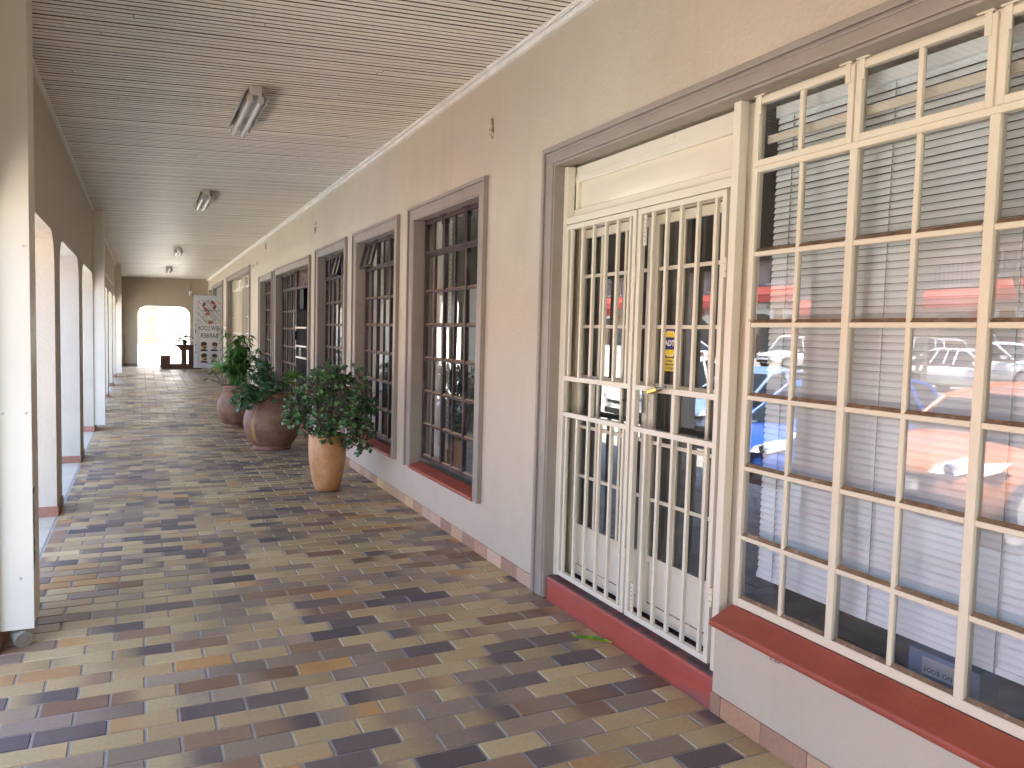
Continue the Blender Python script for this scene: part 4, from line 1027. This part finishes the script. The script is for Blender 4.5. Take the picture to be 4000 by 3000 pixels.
for (c, rad) in blobs:
    c = Vector(c); mid = base.lerp(c, .5) + Vector((random.uniform(-.05, .05), random.uniform(-.05, .05), random.uniform(.0, .10)))
    st0 = base + Vector((random.uniform(-.06, .06), random.uniform(-.06, .06), 0))
    br.tube([st0, st0.lerp(mid, .5) + Vector((0, 0, .05)), mid, mid.lerp(c, .6), c], [.016, .013, .010, .007, .005], M['bark'], n=6)
    nt_ = int(38 * (rad / .14) ** 2)
    for _ in range(nt_):
        v = rvec(); tip = c + v * rad * random.uniform(.55, 1.08)
        stem0 = c + v * rad * .2
        br.tube([stem0, tip], [.0035, .0022], M['bark'], n=4, cap=False)
        ax = (v + Vector((0, 0, .55)) + rvec() * .5).normalized()
        nl = random.randint(5, 8); a0 = random.uniform(0, 6)
        s1 = ax.orthogonal().normalized(); s2 = ax.cross(s1)
        cc0 = green(JG, .4)
        if random.random() < .07: cc0 = (.09, .17, .05)
        for q in range(nl):
            a = a0 + q * 2.4; el = random.uniform(.15, .75); dd = (s1 * math.cos(a) + s2 * math.sin(a)) * math.cos(el) + ax * math.sin(el)
            leaf(lf, tip - ax * .012 * (q / nl) * 2, dd, ax, random.uniform(.022, .036), random.uniform(.009, .0135), jit(cc0, .2), M['leaf'], seg=3, fold=.25, wide=.55)
br.build('branches', jp); lf.build('foliage', jp)

# round-leaf plant in the striped pot (peperomia like)
random.seed(12)
rp_ = thing('round_leaf_plant', 'low plant with glossy dark round leaves hanging over the rim of the striped pot', 'plant', (1.4, 9.95, .66))
br = MB(); lf = MB(); base = Vector((1.40, 9.92, .64))
for (c, rad) in [((1.22, 9.8, .80), .14), ((1.36, 9.8, .90), .14), ((1.30, 9.9, .98), .10), ((1.10, 9.75, .72), .12), ((1.46, 9.8, .78), .13), ((1.12, 9.7, .62), .09), ((1.42, 10.0, .95), .10), ((1.55, 9.85, .72), .10), ((1.20, 9.75, .66), .09), ((1.32, 9.75, .72), .10), ((1.47, 9.72, .66), .05), ((1.04, 9.8, .66), .07)]:
    c = Vector(c)
    br.tube([base, base.lerp(c, .5) + Vector((0, 0, .05)), c], [.008, .006, .004], M['bark'], n=5)
    for _ in range(int(78 * (rad / .12) ** 2)):
        v = rvec(); p = c + v * rad * random.uniform(.5, 1.25); dd = (v + rvec() * .6 + Vector((0, 0, -.25))).normalized()
        leaf(lf, p, dd, Vector((0, 0, 1)) + v * .6, random.uniform(.045, .07), random.uniform(.02, .03), green((.055, .14, .05), .4), M['leaf'], seg=4, droop=.3, fold=.2, wide=.5)
br.build('stems', rp_); lf.build('foliage', rp_)

def lady_palm(name_label, loc, fans, seed, colr=(.13, .26, .05), size=.17):
    random.seed(seed); rt = thing('lady_palm', name_label, 'plant', loc); br = MB(); lf = MB(); b = Vector(loc)
    for (off, top, lean, s) in fans:
        t_ = b + Vector(off) ; e = b + Vector(top)
        br.tube([t_, t_.lerp(e, .6) + Vector((0, 0, .03)), e], [.006, .005, .004], M['bark'], n=5)
        ax = Vector(lean).normalized(); sd = ax.cross(Vector((0, 0, 1)))
        if sd.length < .1: sd = Vector((1, 0, 0))
        sd.normalize(); up = sd.cross(ax)
        for q in range(9):
            a = R(-105 + 210 * q / 8 + random.uniform(-6, 6)); dd = ax * math.cos(a) * .7 + sd * math.sin(a) + up * random.uniform(.05, .35)
            leaf(lf, e, dd, up, size * s * random.uniform(.8, 1.1), .0125 * s * 1.2, green(colr, .3), M['leaf'], seg=5, droop=.55, fold=.12, wide=.42)
    br.build('stems', rt); lf.build('fronds', rt); return rt
lady_palm('yellow green lady palm standing up out of the striped pot', (1.62, 9.95, .66),
          [((0, 0, 0), (.10, -.02, .24), (.1, -.5, .8), 1.15), ((0, 0, 0), (.03, -.05, .20), (-.6, -.5, .5), .9), ((.02, 0, 0), (.16, .0, .16), (.7, -.4, .5), .9), ((0, .03, 0), (.08, .06, .14), (.2, .5, .6), .8)], 31)
lady_palm('dark green lady palm leaning out of the far round pot towards the walkway', (1.12, 12.25, .60),
          [((0, 0, 0), (-.17, -.08, .22), (-.8, -.3, .3), 1.35), ((0, 0, 0), (-.06, -.1, .30), (-.3, -.4, .8), 1.2), ((0, .03, 0), (-.22, .0, .12), (-.9, -.2, -.1), 1.2), ((.03, 0, 0), (-.02, -.1, .22), (-.5, -.6, .3), 1.0)], 32, (.085, .2, .04), .19)

# tall droopy long-leaf shrub in the far pot
random.seed(13)
ll = thing('long_leaf_shrub', 'tall shrub with long drooping pointed leaves in the far round pot', 'plant', (1.33, 12.3, .58))
br = MB(); lf = MB(); base = Vector((1.33, 12.3, .56))
for i in range(30):
    a = random.uniform(0, 6.28); rr = abs(random.gauss(0, .22)); ht = random.uniform(.4, .88) * (1 - rr * .9)
    if i == 0: a, rr, ht = 3.2, .20, .90
    if i == 1: a, rr, ht = -.3, .16, .84
    if i == 2: a, rr, ht = -.1, .30, .62
    e = base + Vector((math.cos(a) * rr, math.sin(a) * rr, ht)); mid = base.lerp(e, .5) + Vector((0, 0, .05))
    br.tube([base + Vector((random.uniform(-.05, .05), random.uniform(-.05, .05), 0)), mid, e], [.008, .006, .003], M['bark'], n=5)
    n = int(26 + ht * 26)
    for q in range(n):
        t = random.uniform(.12, 1) ** .8; p = base.lerp(mid, t * 2) if t < .5 else mid.lerp(e, t * 2 - 1)
        an = random.uniform(0, 6.28); dd = Vector((math.cos(an), math.sin(an), random.uniform(.0, .8)))
        c = green((.09, .22, .05), .4)
        if random.random() < .12: c = green((.12, .24, .04), .2)
        leaf(lf, p, dd, (0, 0, 1), random.uniform(.13, .21), random.uniform(.016, .024), c, M['leaf'], seg=6, droop=1.7, fold=.2, wide=.45)
br.build('stems', ll); lf.build('foliage', ll)

# litter and fallen leaves
random.seed(14); lt = MB()
for _ in range(170):
    a = random.uniform(0, 6.28); rr = .20 + abs(random.gauss(0, .05)); p = Vector((c3[0] + math.cos(a) * rr, c3[1] + math.sin(a) * rr, random.uniform(.002, .02)))
    leaf(lt, p, rvec() * Vector((1, 1, .2)), (0, 0, 1), random.uniform(.015, .045), random.uniform(.006, .012), random.choice([(.22, .13, .05), (.13, .08, .04), (.3, .22, .1), (.06, .045, .03)]), M['leaf'], seg=2)
o = lt.build('leaf_litter'); o['kind'] = 'stuff'; tag(o, 'dry leaf litter heaped round the base of the far round pot', 'litter')
FL = MB(); FL_p = Vector((2.02, 3.245, .004))
import itertools
n = 10; P0 = Vector((1.925, 3.24, .006)); P1 = Vector((2.065, 3.10, .008)); dr = (P1 - P0); sd = Vector((dr.y, -dr.x, 0)).normalized()
V = []
for i in range(n + 1):
    t = i / n; w_ = .017 * math.sin(math.pi * min(1, t + .03)) ** .7; c = P0.lerp(P1, t); h_ = .012 * math.sin(math.pi * t) 
    V += [c - sd * w_ + Vector((0, 0, .012 + h_ * .4)), c + Vector((0, 0, .003)), c + sd * w_ + Vector((0, 0, .010 + h_ * .6))]
for i in range(n):
    a = i * 3; cA = (.26, .40, .03); cB = (.09, .22, .03)
    FL.idx([V[a], V[a + 1], V[a + 4], V[a + 3]], [(0, 1, 2, 3)], M['leaf'], True, cB if i % 4 else cA); FL.idx([V[a + 1], V[a + 2], V[a + 5], V[a + 4]], [(0, 1, 2, 3)], M['leaf'], True, cA if i % 3 else (.35, .36, .04))
tag(FL.build('fallen_leaf'), 'long curled green and yellow leaf lying by the red door step', 'leaf')
F2 = MB(); 
for q in range(4): leaf(F2, (.93 + .02 * q, 9.88 + .01 * (q % 2), .006), (1, .3 * (q - 1.5), .15), (0, 0, 1), .05, .012, (.10, .19, .03), M['leaf'], seg=3, fold=.4)
tag(F2.build('fallen_leaf'), 'small green leaf sprig on the floor near the striped pot', 'leaf')

# ------------------------------------------------------------------ planter bench with a small potted plant
bn = thing('planter_bench', 'dark stained wooden planter bench standing in front of the end wall arch', 'bench', (1.1, 26.7, .12))
fz = .12; Yb = 26.7
def pb(name, *bxs):
    B = MB()
    for b_ in bxs: B.box(*b_, M['wood'])
    return B.build(name, bn, bevel=.006)
pb('base_beam', (.59, 1.75, Yb, Yb + .06, fz + .0, fz + .155)); pb('base_beam', (.59, 1.75, Yb + .40, Yb + .46, fz, fz + .155)); pb('bottom_board', (.60, 1.74, Yb + .06, Yb + .40, fz + .02, fz + .05))
pb('end_block', (.59, .69, Yb - .01, Yb + .0, fz + .155, .54), (.74, .845, Yb - .01, Yb + .0, fz + .155, .54), (.69, .74, Yb - .01, 26.7, .42, .54), (.69, .74, Yb - .01, 26.7, fz + .155, .30), (.56, .588, Yb - .01, Yb + .46, fz + .03, .53), (.59, .845, Yb + .40, Yb + .43, fz + .155, .54))
pb('leg', (1.17, 1.32, Yb, Yb + .05, fz + .155, .78)); pb('leg', (1.37, 1.52, Yb, Yb + .05, fz + .155, .78)); pb('leg', (1.58, 1.70, Yb, Yb + .05, fz + .155, .78)); pb('leg', (1.17, 1.32, Yb + .38, Yb + .43, fz + .155, .78)); pb('leg', (1.45, 1.60, Yb + .38, Yb + .43, fz + .155, .78))
pb('apron', (1.10, 1.74, Yb - .02, Yb, .72, .80), (1.05, 1.78, Yb - .04, Yb - .021, .79, .845))
pb('table_top', (.97, 1.85, Yb - .08, Yb + .50, .846, .895))
sp = thing('plant_pot', 'small dark flower pot on the wooden planter bench', 'pot', (1.27, Yb + .15, .895))
B = MB(); B.lathe([(0, .896), (.055, .896), (.075, 1.0), (.08, 1.02), (.07, 1.02), (.066, .99), (0, .985)], (1.27, Yb + .15, 0), M['black'], n=20); B.build('bowl', sp)
random.seed(15); bp_ = thing('pot_plant', 'small leafy plant in the dark flower pot before the bright arch', 'plant', (1.27, Yb + .15, .985)); br = MB(); lf = MB()
for i in range(26):
    a = random.uniform(0, 6.28); rr = random.uniform(.03, .23); e = Vector((1.27 + math.cos(a) * rr, Yb + .15 + math.sin(a) * rr, random.uniform(1.02, 1.27) - rr * .35)); br.tube([(1.27, Yb + .15, .985), e.lerp(Vector((1.27, Yb + .15, 1.15)), .4), e], .003, M['bark'], n=4)
    for q in range(2): leaf(lf, e, Vector((math.cos(a) + random.uniform(-.5, .5), math.sin(a), -.1)), (0, 0, 1), random.uniform(.11, .17), random.uniform(.04, .065), green((.05, .12, .03), .4), M['leaf'], seg=4, droop=.6)
br.build('stems', bp_); lf.build('foliage', bp_)

# ------------------------------------------------------------------ outside beyond the end arch
yd = MB(); yd.box(-12, 14, YE + .3, 60, -.2, .115, M['paving']); struct(yd.build('yard_paving'))
bw = thing('brick_wall', 'sunlit pale face brick wall seen through the end arch', 'wall', (-1, 33, 0))
B = MB(); B.box(-4, -.04, 33, 33.25, .115, 4.2, M['brickB']); B.box(.055, .575, 33, 33.25, .115, 4.2, M['brickB']); B.build('brickwork', bw)
B = MB(); B.box(-.04, .055, 32.985, 33.2, .115, 4.2, M['whitetrim']); B.build('post', bw)
lw = MB(); lw.box(-4, 3.5, 32.0, 32.2, .115, .78, M['whitetrim']); tag(lw.build('low_wall'), 'low white wall in front of the bricks beyond the arch', 'wall')
ww = thing('white_building', 'sunlit white plastered building with small windows beyond the end arch', 'building', (4, 33.4, 0))
B = MB(); B.box(.58, 9, 33.4, 38, .115, 5, M['whitetrim']); B.build('wall', ww)
for x in (.93, 1.03, 1.56):
    B = MB(); B.box(x - .035, x + .035, 33.38, 33.399, 1.78, 1.97, M['greyink']); B.build('window', ww)
kb = MB(); kb.box(.35, 4, 31.2, 31.8, .116, .2, M['paving']); tag(kb.build('kerb'), 'low pale kerb outside the end arch', 'kerb')

# ------------------------------------------------------------------ car park and buildings on the open side (seen in the glass)
gr = MB(); X = [400, -1.4, -2.5, -9, -16, -24, -30, -45, -400]; Zg = [-.66, -.66, -.50, -.42, -.15, .15, .7, .9, .9]
for i in range(len(X) - 1):
    gr.face([(X[i], -300, Zg[i]), (X[i], 400, Zg[i]), (X[i + 1], 400, Zg[i + 1]), (X[i + 1], -300, Zg[i + 1])], M['asphalt'] if i > 1 else M['paving'])
struct(gr.build('ground'))
def zg(x):
    for i in range(len(X) - 1):
        if X[i + 1] <= x <= X[i]: return lerp(Zg[i], Zg[i + 1], (x - X[i]) / (X[i + 1] - X[i]))
ob = thing('opposite_building', 'two storey shop building with red tiled roof and brick arches across the car park', 'building', (-32, 20, .8))
Y0, Y1, xf_ = -30, 75, -30.0
B = MB(); B.box(xf_ - 10, xf_ - 2.5, Y0, Y1, .5, 6.7, M['greywall']); B.box(xf_ - 1.2, xf_ - .6, Y0, Y1, 3.3, 4.1, M['greywall']); B.build('wall', ob)
B = MB(); y = Y0
while y < Y1: B.box(xf_ - 1.2, xf_ - .7, y, y + .7, .5, 3.3, M['brickA']); y += 3.4
B.build('pier', ob)
B = MB(); y = Y0 + .7
while y < Y1 - 3.4:
    arch_spandrel(B, y, y + 2.7, 3.3, 3.0, .9, lambda t_, z_: (xf_ - .65, t_, z_), Vector((-.4, 0, 0)), M['whitetrim']); y += 3.4
B.build('arch_moulding', ob)
B = MB(); P = [(xf_ + .2, 4.06), (xf_ + .2, 4.15), (xf_ - 2.45, 4.85), (xf_ - 2.45, 4.7)]; B.prism([(p, Y0, q) for p, q in P], (0, Y1 - Y0, 0), M['redroof']); B.prism([(xf_ + .22, Y0, 3.7), (xf_ + .22, Y0, 4.05), (xf_ - 1.3, Y0, 4.05), (xf_ - 1.3, Y0, 3.7)], (0, Y1 - Y0, 0), M['redfascia']); B.build('lower_roof', ob)
B = MB(); P = [(xf_ - 1.8, 6.35), (xf_ - 1.8, 6.6), (xf_ - 6.5, 8.6), (xf_ - 11, 6.6), (xf_ - 11, 6.35)]; B.prism([(p, Y0, q) for p, q in P], (0, Y1 - Y0, 0), M['redroof']); B.build('roof', ob)
wproto = None; y = Y0 + 1; signs = []
B = MB(); 
while y < Y1 - 3:
    B = MB(); B.box(xf_ - 2.52, xf_ - 2.49, y, y + 2.2, 5.0, 6.1, M['shade'])
    for q in range(9): B.box(xf_ - 2.49, xf_ - 2.47, y + .1 + q * .245, y + .15 + q * .245, 5.0, 6.1, M['whitetrim'])
    B.box(xf_ - 2.49, xf_ - 2.46, y - .05, y + 2.25, 4.92, 5.02, M['whitetrim'])
    B.build('window', ob); y += 3.4
B = MB(); y = Y0 + 1.2; q = 0
while y < Y1 - 3:
    B.box(xf_ - .59, xf_ - .55, y, y + 1.7, 3.2, 3.62, M['sign'] if q % 3 else M['redfascia']); y += 3.4; q += 1
B.build('sign_board', ob)
# white red letters seen in the gate glass are left off: they cannot be read

# cars
def car(name_label, paintm, loc, rotz, L=3.9, Wd=1.68, H=1.48, kind='hatch', group='cars in the car park'):
    rt = thing('parked_car', name_label, 'car', loc, group)
    # local: nose at +X end, built about origin, then rotated by the root
    rt.rotation_euler = (0, 0, rotz)
    hl = L / 2
    st_ = [(hl, .38, .60, .56), (hl - .08, .24, .70, .70), (hl - .35, .19, .79, .80), (hl - .9, .18, .88, .83), (hl - 1.25, .18, .93, .84), (0, .18, .95, .84), (-hl + .9, .18, .97, .84), (-hl + .3, .2, .97, .80), (-hl + .06, .26, .92, .74), (-hl, .4, .8, .6)]
    if kind == 'sedan': st_[6:8] = [(-hl + 1.0, .18, .95, .84), (-hl + .3, .2, .92, .80)]
    kx = Wd / 1.68; rings = []
    for (x, zb, zt_, hw) in st_:
        hw *= kx; h = zt_ - zb
        half = [(hw * .80, zb), (hw * .97, zb + h * .15), (hw, zb + h * .5), (hw * .985, zb + h * .75), (hw * .90, zb + h * .94), (hw * .6, zt_ + .01), (0, zt_ + .025)]
        ring = [(x, y_, z_) for y_, z_ in half] + [(x, -y_, z_) for y_, z_ in half[-2::-1]]
        rings.append(ring)
    B = MB(); n = len(rings[0]); V = [p for r_ in rings for p in r_]; F = []
    for i in range(len(rings) - 1):
        for k_ in range(n):
            k2 = (k_ + 1) % n; F.append((i * n + k_, (i + 1) * n + k_, (i + 1) * n + k2, i * n + k2))
    F.append(tuple(range(n))); F.append(tuple(reversed(range((len(rings) - 1) * n, len(rings) * n))))
    B.idx(V, F, paintm, True); body = B.build('body', rt, loc=(0, 0, 0), subsurf=1)
    # cabin
    if kind == 'hatch': cab = [(hl - .95, .90, .62), (hl - 1.6, H - .08, .60), (hl - 2.0, H, .585), (-hl + .9, H, .58), (-hl + .45, H - .08, .58), (-hl + .1, .96, .60)]
    elif kind == 'suv': cab = [(hl - 1.1, .95, .66), (hl - 1.6, H - .08, .64), (hl - 1.95, H, .62), (-hl + .6, H, .62), (-hl + .25, H - .08, .62), (-hl + .05, 1.0, .66)]
    else: cab = [(hl - 1.15, .92, .62), (hl - 1.85, H - .06, .58), (hl - 2.2, H, .57), (-hl + 1.5, H, .56), (-hl + 1.15, H - .08, .56), (-hl + .5, .95, .60)]
    B = MB(); kk = kx
    def sec(x, z, hw): 
        zb_ = .9; t_ = (z - zb_) / (H - zb_); return [(x, lerp(.76, hw, min(1, max(0, t_))) * kk, z)]
    top = [(x, z, lerp(.77, w_, min(1, (z - .9) / (H - .9))) * kk) for x, z, w_ in cab]
    for i in range(len(top) - 1):
        (xa, za, wa), (xb_, zb_, wb) = top[i], top[i + 1]
        flat = abs(za - zb_) < .1
        B.face([(xa, -wa, za), (xa, wa, za), (xb_, wb, zb_), (xb_, -wb, zb_)], paintm if flat else M['carglass'])
        for sg in (-1, 1):
            P = [(xa, sg * wa, za), (xb_, sg * wb, zb_), (xb_, sg * .775 * kk, .9), (xa, sg * .775 * kk, .9)]
            B.face(P if sg > 0 else P[::-1], M['carglass'])
        for sg in (-1, 1): B.tube([(xa, sg * wa, za), (xb_, sg * wb, zb_)], .035, paintm, n=6)
    for i in (2, 3):
        for sg in (-1, 1): B.tube([(top[i][0], sg * top[i][2], H), (top[i][0] + (.0 if i == 2 else -.15), sg * .80 * kk, .93)], .035, paintm, n=6)
    xm = (top[2][0] + top[3][0]) / 2
    for sg in (-1, 1): B.tube([(xm, sg * top[2][2], H), (xm, sg * .80 * kk, .93)], .03, paintm, n=6)
    B.build('cabin', rt, loc=(0, 0, 0))
    for sx_ in (hl - .75, -hl + .72):
        for sg in (-1, 1):
            Wm = MB(); c = (sx_, sg * (.73 * kk), .31); n_ = 24; y_ = sg * .10
            Wm.tube([(c[0], c[1] - .1, .31), (c[0], c[1] + .1, .31)], .31, M['tyre'], n=n_); Wm.tube([(c[0], c[1] + sg * .09, .31), (c[0], c[1] + sg * .108, .31)], .21, M['rim'], n=n_); Wm.tube([(c[0], c[1] + sg * .10, .31), (c[0], c[1] + sg * .118, .31)], .05, M['tyre'], n=10)
            Wm.build('wheel', rt, loc=(0, 0, 0))
    for sg in (-1, 1):
        Hm = MB(); pts = [(hl - .10, .40), (hl - .06, .50), (hl - .30, .72), (hl - .62, .79)]
        P = [(hl + .005, sg * .36 * kk, .60), (hl - .06, sg * .60 * kk, .60), (hl - .32, sg * .80 * kk, .71), (hl - .50, sg * .80 * kk, .79), (hl - .22, sg * .60 * kk, .775), (hl - .04, sg * .40 * kk, .68)]
        P2 = [Vector(p) + Vector((.025, sg * .012, .012)) for p in P]
        Hm.face(P2 if sg > 0 else P2[::-1], M['lamp']); n_ = len(P)
        for i in range(n_):
            j = (i + 1) % n_; Hm.face([P[i], P[j], P2[j], P2[i]], M['lamp'])
        Hm.tube([(hl - .05, sg * .56 * kk, .67), (hl + .0, sg * .56 * kk, .66)], .055, M['rim'], n=12)
        Hm.build('headlight', rt, loc=(0, 0, 0))
        Mm = MB(); Mm.obox((hl - 1.35, sg * .93 * kk, .98), (.05, 0, 0), (0, .09, 0), (0, 0, .055), paintm); Mm.build('mirror', rt, loc=(0, 0, 0), bevel=.02)
        Tm = MB(); Tm.box(-hl - .01, -hl + .12, sg * .5 * kk, sg * .72 * kk, .72, .86, M['redink']); Tm.build('tail_light', rt, loc=(0, 0, 0))
    Gm = MB(); Gm.box(hl - .12, hl + .012, -.42, .42, .52, .58, M['black']); Gm.box(hl - .2, hl + .002, -.55, .55, .27, .40, M['black']); Gm.build('grille', rt, loc=(0, 0, 0), bevel=.01)
    Pm = MB(); Pm.box(hl + .013, hl + .022, -.24, .24, .40, .50, M['whiteink']); Pm.text('DN 14 GP' if paintm is M['c_orange'] else '', .085, (hl + .0225, 0, .45), (0, 1, 0), (0, 0, 1), M['ink'], bold=.001) if paintm is M['c_orange'] else None
    Pm.build('number_plate', rt, loc=(0, 0, 0))
    return rt
def put(label, m, x, y, rot, **k): return car(label, m, (x, y, zg(x)), R(rot), **k)
put('orange hatchback parked nose in beside the arcade, seen in the glass', M['c_orange'], -4.55, 5.2, 3)
put('blue hatchback parked nose in next to the orange one', M['c_blue'], -4.75, 8.05, -1)
put('pale blue hatchback parked beyond the bright blue one', M['c_pale'], -6.6, 11.6, 0)
put('white hatchback parked nose in farther along the arcade', M['c_white'], -7.2, 14.8, 0)
put('white sedan crossing the car park', M['c_white'], -20.5, 16.0, -86, L=4.4, kind='sedan', H=1.42)
put('tall white sport utility car behind the sedan', M['c_white'], -24.5, 14.6, -80, L=4.6, kind='suv', H=1.75, Wd=1.85)
put('silver estate car parked by the hedge', M['c_silver'], -25.0, 21.5, 90, L=4.3, kind='suv', H=1.6)
put('red car parked before the brick arches', M['c_red'], -26.5, 26.5, 0)
put('white car parked before the brick arches', M['c_white'], -26.5, 30.5, 0, kind='suv', H=1.7)
put('teal car parked before the brick arches', M['c_teal'], -26.5, 17.5, 0)
put('white sedan parked farther along the car park', M['c_white'], -21, 33, 80, L=4.4, kind='sedan')
put('red hatchback parked nose in nearest the corner', M['c_red'], -5.1, -.5, 0)
# hedge and trees
random.seed(16)
def hedge(x0, x1, y0, y1, z0, z1, label, n):
    B = MB()
    for _ in range(n):
        p = Vector((random.uniform(x0, x1), random.uniform(y0, y1), random.uniform(z0, z1))); leaf(B, p, rvec(), rvec(), random.uniform(.08, .16), random.uniform(.03, .06), green((.05, .11, .03), .4), M['leaf'], seg=2)
    B.box(x0 + .1, x1 - .1, y0 + .1, y1 - .1, z0, z1 - .1, M['soil'])
    tag(B.build('hedge'), label, 'hedge')
hedge(-19, -17.4, 16.5, 20.5, -.35, .75, 'clipped hedge on an island in the car park', 2600)
def tree(x, y, h, cr, label, leafy, seed):
    random.seed(seed); z0 = zg(x); rt = thing('tree', label, 'tree', (x, y, z0)); B = MB(); Lf = MB(); tips = []
    def grow(p, d, L_, r_, lv):
        q = p + d * L_; mid = p.lerp(q, .5) + rvec() * L_ * .06
        B.tube([p, mid, q], [r_, r_ * .85, r_ * .65], M['bark'], n=6)
        if lv == 0: tips.append(q); return
        for _ in range(3): grow(q, (d + rvec() * .65 + Vector((0, 0, .12))).normalized(), L_ * random.uniform(.62, .82), r_ * .6, lv - 1)
    grow(Vector((x, y, z0)), Vector((0, 0, 1)), h * .36, h * .02, 4)
    for t in tips:
        for _ in range(leafy):
            p = t + rvec() * random.uniform(.05, cr); leaf(Lf, p, rvec(), (0, 0, 1), random.uniform(.12, .2), random.uniform(.03, .05), green((.07, .13, .03), .35), M['leaf'], seg=2)
    B.build('trunk', rt)
    if leafy: Lf.build('crown', rt)
tree(-18.2, 13.2, 7.0, .45, 'thin sparsely leaved tree in the car park', 8, 41)
tree(-23, 4.5, 8.0, .6, 'leafy tree in front of the opposite building', 22, 42)
for q, (x, y) in enumerate(((-18.1, 15.9), (-18.3, 16.3))):
    B = MB(); B.tube([(x, y, zg(x) - .05), (x, y, zg(x) + 2.6)], .06, M['pipe'], n=8); tag(B.build('wooden_post'), ('slim pole beside the hedge', 'second slim pole beside the hedge, nearer the trees')[q], 'post')
